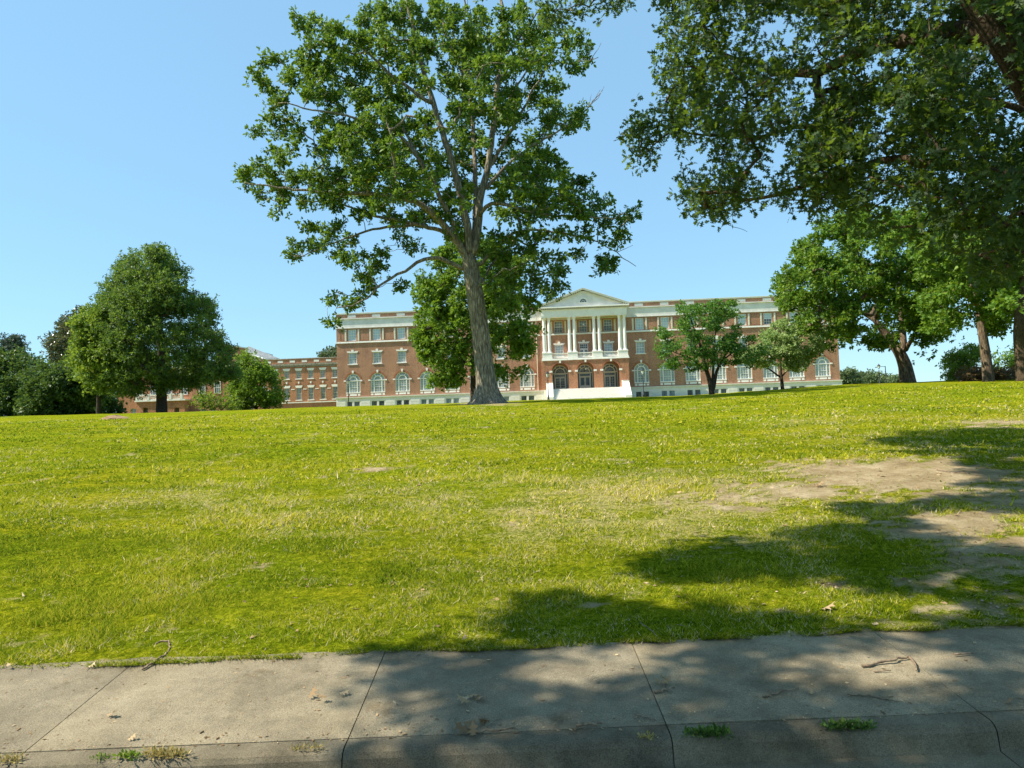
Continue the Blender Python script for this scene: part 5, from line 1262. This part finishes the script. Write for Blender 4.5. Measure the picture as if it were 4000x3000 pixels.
for i, (x0, x1, yt, Yq, lab) in enumerate([(3268, 3355, 1446, 240, 'rounded distant tree touching the right corner of the hall'), (3335, 3400, 1462, 260, 'small distant tree just left of the tapered lamp post'),
        (3385, 3445, 1458, 250, 'distant tree crown directly behind the tapered lamp post'), (3440, 3500, 1470, 270, 'low distant tree between the thin pole and the leaning trunk'), (3470, 3545, 1478, 265, 'lowest distant tree beside the leaning maple trunk')]):
    xc = (x0 + x1) / 2; w = (x1 - x0) / 2; yb = 1512 - (xc - 3280) * .04
    poly = [(x0, yb), (x0 - 4, (yb + yt) / 2), (xc - w * .7, yt + 8), (xc - w * .2, yt), (xc + w * .5, yt + 4), (x1, (yb + yt) / 2), (x1, yb)]
    poly_tree('distant_tree', lab, (xc, yb + 8), Yq, poly, 90, 4, M['leaf_far'], .75, KITE, M['bark_dark'], ([(xc, yb + 8), (xc, yb - 10), (xc, yt + 10)], 5, 2), 60 + i, tips=7, per=7, rt=.75, group='distant trees right of the hall')

# ---- the near oak hanging in from the right
def near_oak():
    base = np.array([11.6, 12.0, float(gz(11.6, 12.0))])
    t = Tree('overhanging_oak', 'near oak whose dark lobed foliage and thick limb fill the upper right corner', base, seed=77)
    r = t.rng
    t.limb([base + [0, 0, -.2], base + [0, 0, .6], base + [-.2, 0, 2.5], base + [-.6, .1, 4.2]], .75, .52, step=.3, sides=16, wob=.015)
    k = lambda px, py, Y: at(px, py, Y)
    t.limb([base + [-.6, .1, 4.2], k(4180, 520, 11.4), k(4040, 260, 11.0), k(3920, 70, 10.8), k(3800, -120, 10.8), k(3650, -400, 11.5)], .50, .30, step=.3, sides=14, wob=.02)
    t.limb([base + [-.3, 0, 3.4], k(4150, 560, 11), k(4000, 420, 10.6), k(3900, 372, 10.6), k(3800, 385, 10.8), k(3690, 440, 11.2)], .16, .03, step=.3, sides=8)
    t.limb([k(3960, 140, 10.8), k(3700, 120, 12), k(3400, 180, 13.5), k(3160, 310, 15), k(3000, 260, 16), k(2750, 180, 17)], .20, .04, step=.4, sides=8)
    t.limb([k(3180, 330, 15), k(3260, 520, 14), k(3150, 480, 15.5), k(2900, 560, 16), k(2600, 500, 16)], .09, .02, step=.4, sides=7)
    t.limb([base + [-.5, .1, 3.9], k(4050, 700, 13), k(3700, 640, 13.5), k(3400, 620, 14.5), k(3200, 700, 15), k(2950, 790, 15.5), k(2750, 800, 15.5)], .17, .02, step=.4, sides=8)
    t.limb([k(3380, 620, 14.5), k(3290, 720, 14.2), k(3180, 800, 14)], .05, .02, step=.4, sides=6)
    t.limb([base + [-.4, 0, 3.0], k(4100, 850, 13), k(3800, 880, 13.5), k(3500, 900, 14)], .12, .02, step=.4, sides=7)
    t.limb([k(3800, -120, 10.8), k(3400, -220, 13), k(2950, -160, 15), k(2600, -90, 16), k(2350, -40, 16.5)], .18, .03, step=.4, sides=7)
    t.limb([k(2830, 848, 15.4), k(2800, 860, 15.4), k(2930 - 10, 905, 15.4)], .012, .004, step=.1, sides=4, wob=.01)
    poly = [(2540, -260), (2560, -60), (2600, 60), (2595, 150), (2560, 240), (2590, 320), (2575, 400), (2520, 440), (2450, 478), (2455, 550), (2490, 640), (2600, 630), (2670, 700), (2690, 760), (2670, 820), (2800, 845), (3000, 830), (3150, 830), (3300, 870), (3450, 910), (3600, 980), (3750, 1060), (3900, 1100), (4100, 1080), (4350, 900), (4350, -300)]
    gaps = [(3270, 300, 48), (3140, 330, 16), (2960, 395, 22), (3000, 560, 20), (3430, 640, 30), (2760, 440, 16), (2850, 300, 14), (2900, 640, 16), (3060, 700, 16), (2700, 560, 18), (3230, 75, 18), (2680, 330, 12), (3250, 560, 14), (3900, 160, 34)]
    Yf = lambda a, b: np.interp(a, [2450, 3300, 4000], [16.2, 13.6, 11.2]) + (b - 400) * .0005
    T = tufts_poly(r, poly, 1000, 14, 2.6, gaps, .6, clump=70, Yfun=Yf, inset=24)
    # outline sprays so that the edge is ragged
    rows = [(2480, 520, 30, 60, 2), (2500, 610, 30, 30, 2), (2590, 470, 40, 30, 2), (2620, 250, 40, 60, 2.4), (2590, 100, 20, 50, 2.4), (2700, 790, 30, 30, 1.5), (2780, 820, 40, 20, 1.4), (2640, 380, 40, 40, 2), (2560, 560, 40, 40, 2),
            (2110, 10, 32, 26, 2.5), (2180, 40, 40, 30, 2.5), (2150, 85, 26, 30, 2.6), (2240, 20, 40, 26, 2.5), (2310, 15, 30, 20, 2.6), (2380, 30, 36, 26, 2.6), (2425, 15, 20, 18, 2.6), (2250, -50, 60, 30, 2.6), (2380, -50, 60, 30, 2.6), (2480, -60, 50, 30, 2.5)]
    T2 = tufts_mass(r, rows, 14, 9, 1.5, 2)
    T = np.concatenate([T, T2])
    qx, qy = topx(T); ld = np.abs((qx - 3740) * .803 - (qy - 0) * .596)
    T = T[~((ld < 120) & (qx > 3650) & (T[:, 1] < 12.0) & (qy < 480))]
    # crown beyond the right edge
    n3 = 420; q = r.normal(0, 1, (n3, 3)); q /= np.linalg.norm(q, axis=1)[:, None]; q *= (r.random(n3) ** .4)[:, None]
    T3 = np.array([14.5, 13.5, 7.5]) + q * np.array([5.5, 6.0, 4.0])
    px, py = topx(T3); T3 = T3[(px > 4150) | (py < -150)]
    T = np.concatenate([T, T3])
    # the top of the crown, above the picture; added to block skylight
    n4 = 1500; T4 = np.stack([r.uniform(-.5, 13, n4), r.uniform(4.5, 16, n4), np.zeros(n4)], -1); T4[:, 2] = np.maximum(.72 * T4[:, 1] + 1.2, 7.5) + r.random(n4) * 3
    cl = fbm(T4[:, 0] * .7, T4[:, 1] * .7, 5, 2) > .42
    px, py = topx(T4); s4 = T4 - SUNV * ((T4[:, 2:3] + 1.2) / SUNV[2]); sx, sy = topx(s4)
    T4 = T4[cl & (py < -160) & ((sx > 3950) | (sx < -100)) & (s4[:, 1] > 1)][:420]
    T = np.concatenate([T, T4]); print('top', len(T4))
    t.grow(T, step=.35, jit=.08, r_leaf=.0065, sides=4, minz=base[2] + 2.6, up=.4, ex=.45)
    print('near oak tufts', len(T))
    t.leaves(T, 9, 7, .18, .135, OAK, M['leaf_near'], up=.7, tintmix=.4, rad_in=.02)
    t.finish(M['bark_near'])
near_oak()

# ---- the oak across the road: outside the picture, its crown throws the dappled shade on the sidewalk and the lawn
SHADE = [(1660, 2690), (1700, 2580), (1860, 2700), (1990, 2600), (2160, 2740), (2350, 2840), (2700, 2640), (2900, 2590), (2810, 2760), (3010, 2720), (3250, 2700), (3690, 2740), (3850, 2520), (3930, 2640), (3960, 2860), (2620, 2900), (3000, 2880), (3330, 2900), (2100, 2900), (1700, 2850), (3650, 2850), (2480, 2740),
         (2300, 2440), (2200, 2400), (2350, 2410), (2150, 2440), (2550, 2430), (2750, 2440), (2950, 2460), (3180, 2480),
         (2660, 2215), (2700, 2200), (2780, 2180), (2860, 2165), (3000, 2150), (2700, 2230), (2850, 2235), (3030, 2225), (3200, 2200), (3350, 2250), (3500, 2280), (3200, 2110), (3330, 2080), (3480, 2050), (3600, 2110), (3850, 2180), (3950, 1990), (3600, 2180), 
         (3350, 1995), (3520, 1985), (3700, 1970), (3900, 2350), (3900, 2480), (3420, 2110), (3550, 2230), (2950, 2200), (3400, 2190), 
         (3500, 1722), (3600, 1712), (3700, 1735), (3820, 1715), (3930, 1705), (3620, 1768), (3800, 1790), (3900, 1800), (3980, 1830), (3990, 1890), (3940, 1940), (3890, 1850), (3930, 1770), (3870, 1815), (3960, 1850), (3990, 1960), (3900, 1900), (3820, 1960), (3960, 2180), (3980, 2260), (3900, 2230)]
def shade_oak():
    base = np.array([-9.0, -7.5, -2.0])
    t = Tree('street_oak', 'oak across the road, known only by its dappled shade on sidewalk and lawn', base, seed=99)
    r = t.rng
    t.limb([base + [0, 0, -.2], base + [0, 0, 2], base + [.1, .3, 5], base + [.2, .8, 7.5]], .6, .42, sides=12)
    t.limb([base + [.2, .8, 7.5], base + [.5, 4, 9.5], base + [1.5, 7, 10.0]], .3, .1)
    t.limb([base + [.1, .6, 6.5], base + [3, 5, 9], base + [5.5, 8, 9.8]], .25, .08)
    T = []
    for px, py in SHADE:
        if py > 2500:
            d = FW + RT * (px - 2000) / FPX - UP * (py - 1500) / FPX; d = d / d[1]; g = d * (-1.85 / d[2])
        else: g = ghit(px, py)
        Hc = (12.6 if py < 1960 else 8.6) + r.uniform(-.4, .7); c = g + SUNV * ((Hc - g[2]) / SUNV[2])
        rr = .022 * g[1] + .07
        nn_ = 4 if py > 2500 else 9
        v = r.normal(0, 1, (nn_, 3)); v /= np.linalg.norm(v, axis=1)[:, None]; v *= (r.random(nn_) ** .5)[:, None]
        T.append(c + v * np.array([rr, rr * 1.2, rr]))
    T = np.concatenate(T)
    px, py = topx(T); ok = ~((T[:, 1] > .5) & (px > -250) & (px < 4250) & (py > -110)); T = T[ok]
    q = r.normal(0, 1, (160, 3)); q /= np.linalg.norm(q, axis=1)[:, None]
    T = np.concatenate([T, base + [0, 1, 9.5] + q * np.array([6.5, 5.5, 4.0])])
    # unseen crown over the road and the viewer, added to block skylight
    q = np.stack([r.uniform(-5, 10, 900), r.uniform(-7, 5.5, 900), r.uniform(7.2, 10.5, 900)], -1); cl = fbm(q[:, 0] * .6, q[:, 1] * .6, 9, 2) > .40
    s4 = q - SUNV * ((q[:, 2:3] + 1.95) / SUNV[2]); q = q[cl & ((s4[:, 1] < 3.9) | (s4[:, 0] > 4.2))][:330]
    T = np.concatenate([T, q])
    t.grow(T, step=.5, jit=.07, r_leaf=.009, sides=4, minz=base[2] + 5.5)
    t.leaves(T, 6, 6, .14, .18, OAK, M['leaf_near'], up=.9)
    t.finish(M['bark_near'])
shade_oak()

# ------------------------------------------------------------------ grass
def grass():
    r = np.random.default_rng(3)
    Vs = []; Ts = []
    for y0, y1, n, h, w in ((5.58, 7.2, 150000, .036, .0065), (7.2, 9.5, 150000, .040, .009), (9.5, 14, 150000, .044, .014), (14, 22, 110000, .048, .024), (22, 40, 90000, .05, .045)):
        y = y0 + (y1 - y0) * r.random(n); x = (r.random(n) * 2 - 1) * (.80 * y + 1.0) * 1.0
        y = y + yedge(x) * np.exp(-(y - 5.56) / 6)
        d, dr = masks(x, y)
        cl = fbm(x * 2.3, y * 2.3, 55, 3); cl2 = fbm(x * .5, y * .5, 66, 3)
        keep = r.random(n) < np.clip(1.05 - d * 1.25 - dr * .35, .01, 1) * np.clip((cl - .25) * 2.6, .12, 1)
        x, y, d, dr, cl, cl2 = [q[keep] for q in (x, y, d, dr, cl, cl2)]; n = len(x)
        z = gz(x, y) + .0
        hh = h * (.45 + .9 * r.random(n)) * (.7 + .9 * cl) * (1 + .5 * (cl2 > .58)); ww = w * (.6 + .8 * r.random(n))
        wide = r.random(n) < .30 * (cl > .5) + .06; hh = np.where(wide, hh * .6, hh); ww = np.where(wide, ww * 2.8, ww)      # clover and broad weeds
        tall = r.random(n) < .006; hh = np.where(tall, hh * 2.2, hh)
        a = r.random(n) * 6.283; ln = r.normal(0, .75, (n, 2)) * hh[:, None]
        B = np.stack([x, y, z], -1); s_ = np.stack([np.cos(a), np.sin(a), a * 0], -1) * ww[:, None] / 2
        tip = B + np.stack([ln[:, 0], ln[:, 1], hh], -1)
        V = np.stack([B - s_, B + s_, tip], 1)
        tint = np.clip(.46 + (cl2 - .5) * .6 + r.normal(0, .23, n) + dr * .42 * (r.random(n) < .85), 0, 1)
        tint = np.where(r.random(n) < dr * .45, .9 + .1 * r.random(n), np.minimum(tint, .78))
        Vs.append(V); Ts.append(tint)
    # longer blades leaning over the edge of the sidewalk
    n = 26000; x = r.uniform(-6.5, 7, n); cl = fbm(x * 3.1, x * 0, 91, 3); y = 5.60 + np.abs(r.normal(0, .05, n)) + (fbm(x * 2.2, x * 0 + 3, 5, 3) - .5) * .14 + yedge(x)
    k = r.random(n) < np.clip((cl - .36) * 4, .05, 1); x, y = x[k], y[k]; n = len(x)
    hh = .05 * (.3 + r.random(n)); a = r.random(n) * 6.283; B = np.stack([x, y, gz(x, y)], -1); s_ = np.stack([np.cos(a), np.sin(a), a * 0], -1) * .004
    tip = B + np.stack([r.normal(0, .5, n) * hh, -np.abs(r.normal(.2, .9, n)) * hh, hh * .7], -1)
    Vs.append(np.stack([B - s_, B + s_, tip], 1)); Ts.append(np.clip(r.normal(.5, .25, n), 0, 1))
    V = np.concatenate(Vs); T = np.concatenate(Ts)
    m, nt, b = mat('grass blades', .7, .05)
    t = attr(nt, 'tint')
    col = ramp(nt, t, [(0, (.045, .088, .006)), (.35, (.15, .22, .009)), (.6, (.33, .375, .014)), (.8, (.56, .50, .05)), (.86, (.56, .46, .21)), (1, (.74, .61, .38))])
    nt.links.new(col, b.inputs['Base Color'])
    tl = nt.nodes.new('ShaderNodeBsdfTranslucent'); nt.links.new(col, tl.inputs['Color'])
    mx = nt.nodes.new('ShaderNodeMixShader'); mx.inputs[0].default_value = .42
    nt.links.new(b.outputs[0], mx.inputs[1]); nt.links.new(tl.outputs[0], mx.inputs[2]); nt.links.new(mx.outputs[0], nt.nodes['Material Output'].inputs['Surface'])
    o = link('grass', poly_mesh('grass', V, 3, T), m); tag(o, 'short patchy mown grass with clover and straw covering the sloping lawn', 'grass', kind='stuff')
grass()

# ------------------------------------------------------------------ small things on the sidewalk and lawn
def gp(px, py):
    if py > 2450:
        d = FW + RT * (px - 2000) / FPX - UP * (py - 1500) / FPX; d = d / d[1]
        Y = 5.0
        for _ in range(30):
            e = float(yedge(d[0] * Y)); yy = Y - e
            z = -1.893 + (yy - 4.40) * (.121 / 1.35) if yy > 4.36 else (-1.897 if yy > 4.22 else -2.07)
            Yn = z / d[2]
            if abs(Yn - Y) < 1e-5: break
            Y = .5 * Y + .5 * Yn
        if Y - float(yedge(d[0] * Y)) < 5.62: return d * Y
    return ghit(px, py)
DL = leafmat('dry tan leaves', (.16, .10, .05), (.34, .23, .12), (.55, .42, .25), .15, .8, .2, tr=(.5, .35, .15))
TW = simple('dry twig bark', (.10, .07, .045), (.30, .22, .14), 30, .9)
def twig(pts, w, label, name='fallen_twig', forks=()):
    P = [gp(x, y) for x, y in pts]; b = P[0].copy(); r = w / 2 / (FPX / b[1])
    r0 = np.random.default_rng(int(pts[0][0]))
    Q = []
    for i in range(len(P) - 1):
        for t in np.linspace(0, 1, 5)[:-1]: Q.append(P[i] * (1 - t) + P[i + 1] * t)
    Q.append(P[-1]); Q = np.array(Q) + [0, 0, r + .004]; Q[1:-1] += r0.normal(0, r * .5, Q[1:-1].shape); Q[:, 2] += np.abs(r0.normal(0, r * .4, len(Q)))
    mb = MB().tube(Q, np.linspace(r, r * .55, len(Q)), 6)
    for f in forks:
        F = [gp(x, y) + [0, 0, r + .006] for x, y in f]; mb.tube(F, [r * .6, r * .35], 5)
    root = mb.build(name, TW, None, True, off=tuple(b)); root.location = tuple(b); tag(root, label, 'twig')
twig([(555, 2622), (610, 2590), (650, 2560), (668, 2535), (660, 2517), (630, 2512), (608, 2522)], 9, 'curved bare twig bent like a hook over the sidewalk edge at the lower left')
twig([(3368, 2608), (3430, 2600), (3500, 2590), (3555, 2575)], 13, 'thick broken stick lying on the right slab of the sidewalk')
twig([(3552, 2575), (3575, 2600), (3580, 2628)], 11, 'short bent stick touching the end of the thick broken stick')
twig([(3415, 2628), (3480, 2626)], 6, 'small straight stick just below the thick broken stick')
twig([(3312, 2718), (3390, 2722), (3450, 2735), (3512, 2748)], 7, 'long thin dark twig on the right half of the sidewalk', forks=[[(3430, 2732), (3490, 2728)]])
twig([(3730, 2565), (3810, 2560)], 8, 'short dark twig in shade near the right side of the sidewalk')
twig([(2250, 2848), (2300, 2838), (2350, 2836)], 14, 'stubby bark piece near the kerb, left of the broken joint')
twig([(1845, 2862), (1920, 2868), (2015, 2855)], 11, 'dark stick lying along the kerb in the middle')
twig([(2555, 2712), (2590, 2705), (2635, 2698)], 12, 'dark twig with dry bits across the third joint of the sidewalk', forks=[[(2590, 2700), (2600, 2680)]])
twig([(2980, 2728), (3040, 2712), (3120, 2694)], 8, 'forked brown twig in the middle of the shaded slab', forks=[[(3020, 2716), (2995, 2700)], [(3000, 2722), (3030, 2735)]])
twig([(2480, 2795), (2530, 2808), (2562, 2820)], 5, 'pale thin twig just left of the third joint', forks=[[(2500, 2800), (2475, 2820)]])
twig([(2500, 2440), (2545, 2470), (2570, 2498)], 6, 'grey twig in the grass above the third joint')
twig([(2545, 2445), (2640, 2448), (2725, 2462)], 5, 'long pale twig on the shaded grass right of the third joint')
twig([(3660, 1840), (3720, 1850), (3790, 1856)], 6, 'pale stick on the bare dirt at the right', forks=[[(3720, 1850), (3770, 1845)]])
twig([(2750, 1968), (2790, 1975), (2830, 1978)], 5, 'twig on the worn ground right of the lawn middle')
twig([(790, 2640 - 145), (830, 2500), (840, 2520)], 4, 'tiny pale twig on the grass right of the hooked twig')
twig([(3180, 2485), (3245, 2482), (3262, 2478)], 8, 'dark twig lying along the grass edge of the sidewalk')
twig([(3478, 2442), (3530, 2470)], 4, 'thin pale stem on the shaded soil at the right')

def dry_leaf(px, py, size, label, seed, n=1, pale=.5, lift=.012):
    b = gp(px, py); r = np.random.default_rng(seed)
    C = np.tile(np.array([0, 0, .006]), (n, 1)) + r.normal(0, size * .35, (n, 3)) * [1, 1, 0]
    a = r.random(n) * 6.28; D = np.stack([np.cos(a), np.sin(a), r.normal(0, .15, n)], -1)
    Nn = np.stack([r.normal(0, .35, n), r.normal(0, .35, n), np.ones(n)], -1)
    C[:, 2] += lift + r.random(n) * size * .15
    V = leaf_verts(C - D * size / 2, D, Nn, np.full(n, size) * (.8 + .4 * r.random(n)), OAK, -.35)
    V[..., 2] = np.maximum(V[..., 2], .003)
    o = link('dry_leaf', poly_mesh('dry_leaf', V, len(OAK), np.clip(r.normal(pale, .15, n), 0, 1)), DL)
    o.location = tuple(b); tag(o, label, 'leaf')
dry_leaf(420, 2810, .085, 'tan curled leaf on the leftmost sidewalk slab', 1)
dry_leaf(520, 2888, .07, 'pale leaf near the kerb weeds at the lower left', 2, pale=.8)
dry_leaf(1235, 2722, .09, 'brown crumpled leaf left of the second joint', 3, 2, .35)
dry_leaf(1350, 2717, .07, 'pale narrow leaf close to the second joint', 4, pale=.8)
dry_leaf(1835, 2742, .12, 'cluster of curled tan leaves in the middle of the sidewalk', 5, 4, .75)
dry_leaf(1532, 2763, .04, 'tiny leaf just right of the second joint', 6, pale=.8)
dry_leaf(1815, 2520, .08, 'upright tan leaf at the grass edge in the middle', 7, pale=.7, lift=.03)
dry_leaf(1860, 2850, .11, 'dark leaf litter near the kerb in the middle', 8, 5, .1)
dry_leaf(2595, 2680, .08, 'tan leaf bits caught on the third joint', 9, 3, .6)
dry_leaf(2335, 2665, .05, 'small pale leaf left of the third joint', 10, pale=.85)
dry_leaf(3240, 2405, .14, 'large pale oak leaf on the shaded grass at the right', 11, pale=.95, lift=.03)
dry_leaf(3175, 2720, .045, 'little brown acorn shaped leaf scrap on the shaded slab', 12, pale=.4)
dry_leaf(3960, 2765, .09, 'two orange brown leaves at the right end of the sidewalk', 13, 2, .45)
dry_leaf(3615, 2695, .05, 'pale scrap on the sunlit patch at the right', 14, pale=.9)
dry_leaf(3210, 1905, .16, 'curled orange brown leaf on the bare ground patch', 15, 2, .5, .03)
dry_leaf(2750, 1860, .14, 'tan leaf in the grass left of the bare patch', 16, 1, .8, .03)
dry_leaf(15, 2615, .08, 'tan leaf on the grass edge at the far lower left', 17, pale=.8)
dry_leaf(375, 2605, .07, 'tan leaf at the grass edge left of the hooked twig', 18, pale=.7)
def litter():
    r = np.random.default_rng(12)
    n = 1500
    x = r.uniform(-4.6, 4.8, n); yy = np.where(r.random(n) < .45, 4.36 + np.abs(r.normal(0, .10, n)), r.uniform(4.42, 5.55, n))
    y = yy + yedge(x); z = -1.893 + (yy - 4.40) * .0896 + .004
    C = np.stack([x, y, z], -1); a = r.random(n) * 6.28; D = np.stack([np.cos(a), np.sin(a), a * 0], -1); Nn = np.stack([r.normal(0, .3, n), r.normal(0, .3, n), np.ones(n)], -1)
    V1 = leaf_verts(C, D, Nn, r.gamma(2, .006, n) + .004, KITE, 0)
    n2 = 4200; y = 5.7 + r.gamma(1.5, 4.0, n2); x = (r.random(n2) * 1.7 - .75) * y * (.8) + .15 * y
    d, dr = masks(x, y); k = r.random(n2) < .12 + d; x, y = x[k], y[k]; n2 = len(x)
    C = np.stack([x, y, gz(x, y) + .02], -1); a = r.random(n2) * 6.28; D = np.stack([np.cos(a), np.sin(a), a * 0], -1); Nn = np.stack([r.normal(0, .5, n2), r.normal(0, .5, n2), np.ones(n2)], -1)
    V2 = leaf_verts(C, D, Nn, r.gamma(2.5, .014, n2) + .012, SLIM if False else KITE, 0)
    V = np.concatenate([V1, V2])
    o = link('leaf_litter', poly_mesh('leaf_litter', V, 4, np.clip(r.normal(.45, .3, len(V)), 0, 1)), DL); tag(o, 'crumbs of bark and dead leaf strewn over sidewalk and worn ground', 'litter', kind='stuff')
litter()
def pebbles():
    r = np.random.default_rng(31); P = []
    while len(P) < 420:
        px, py = r.uniform(2500, 4000), r.uniform(1780, 2450); g = ghit(px, py)
        d, _ = masks(np.array([g[0]]), np.array([g[1]]))
        if d[0] > .45: P.append(g)
    mb = MB(); base = [(1, 0, 0), (0, 1, 0), (-1, 0, 0), (0, -1, 0), (0, 0, .7), (0, 0, -.5)]; F = [(0, 1, 4), (1, 2, 4), (2, 3, 4), (3, 0, 4), (1, 0, 5), (2, 1, 5), (3, 2, 5), (0, 3, 5)]
    for g in P:
        s_ = r.gamma(2, .0035) + .004; a = r.uniform(0, 6.28); c, q = math.cos(a), math.sin(a); e = r.uniform(.6, 1.3)
        mb.add([(g[0] + s_ * (c * x * e - q * y), g[1] + s_ * (q * x * e + c * y), g[2] + .012 + s_ * z) for x, y, z in base], F)
    o = mb.build('pebbles', simple('dusty pebbles', (.14, .10, .065), (.38, .30, .20), 40, .9)); tag(o, 'small pebbles and clods lying on the bare ground at the right', 'pebbles', kind='stuff')
pebbles()
def weeds(px0, px1, py, n, h, label, m_, seed):
    r = np.random.default_rng(seed)
    b = gp((px0 + px1) / 2, py); a0 = gp(px0, py); a1 = gp(px1, py)
    t = r.beta(1.6, 1.6, n)[:, None]; C = a0 * (1 - t) + a1 * t + r.normal(0, .016, (n, 3)) * [1, 1, 0]
    C[:, 2] = b[2] + .0
    D = r.normal(0, .8, (n, 3)) + [0, 0, .8]; Nn = r.normal(0, 1, (n, 3)) + [0, 0, .6]
    C = C + np.abs(r.normal(0, h * .5, (n, 1))) * D / np.linalg.norm(D, axis=1)[:, None] * .6
    V = leaf_verts(C, D, Nn, h * (.3 + .6 * r.random(n)), SLIM if r.random() < .5 else KITE, 0)
    V[..., 2] = np.maximum(V[..., 2], b[2] - .004)
    root = empty('weed_tuft', tuple(b)); tag(root, label, 'weed', 'weeds in the kerb seam')
    link('foliage', poly_mesh('foliage', V - b, 4, r.random(n)), m_, root)
    mb = MB()
    for k in range(6): p = C[r.integers(n)]; mb.tube([(p[0] - b[0], p[1] - b[1], -.005), p - b + [0, 0, .01]], [.0015, .001], 4)
    mb.build('stem', TW, root)
STRAW = leafmat('straw coloured weed', (.20, .17, .04), (.38, .30, .09), (.50, .40, .18), .3, tr=(.5, .4, .1))
weeds(565, 725, 2950, 420, .045, 'straw coloured tuft in the kerb seam at the lower left', STRAW, 1)
weeds(460, 540, 2955, 130, .04, 'small green tuft left of the straw coloured kerb tuft', M['leaf_bright'], 2)
weeds(360, 430, 2962, 90, .03, 'tiny green sprout farthest left of the straw coloured kerb tuft', M['leaf_bright'], 3)
weeds(0, 75, 2970, 150, .04, 'olive tuft at the lower left corner', STRAW, 4)
weeds(1130, 1270, 2925, 160, .03, 'thin brownish tuft near the foot of the second joint', STRAW, 5)
weeds(2680, 2850, 2868, 420, .045, 'green weed clump in the kerb seam right of the third joint', M['leaf_pin'], 6)
weeds(3220, 3410, 2842, 420, .042, 'flat green weed clump in the kerb seam further right', M['leaf_pin'], 7)
weeds(2500, 2560, 2880, 90, .03, 'tiny dry sprout left of the third joint foot', STRAW, 8)
def mound():
    for px, py, s_, lab in ((452, 1636, .9, 'small brown earth mound on the lawn at the left'),):
        b = ghit(px, py); mb = MB(); n = 14
        mb.tube([(0, 0, -.1), (0, 0, .02), (0, 0, .14), (0.02, 0, .2)], [s_, s_ * .8, s_ * .45, .08], n)
        me = mb.build('earth_mound', simple('crumbled soil', (.18, .11, .06), (.38, .26, .16), 6, .95, .1, .02), None, True)
        rr = np.random.default_rng(5)
        for v in me.data.vertices: v.co.x += rr.normal(0, .09); v.co.y += rr.normal(0, .09); v.co.z += rr.normal(0, .015)
        me.location = tuple(b); tag(me, lab, 'mound')
mound()
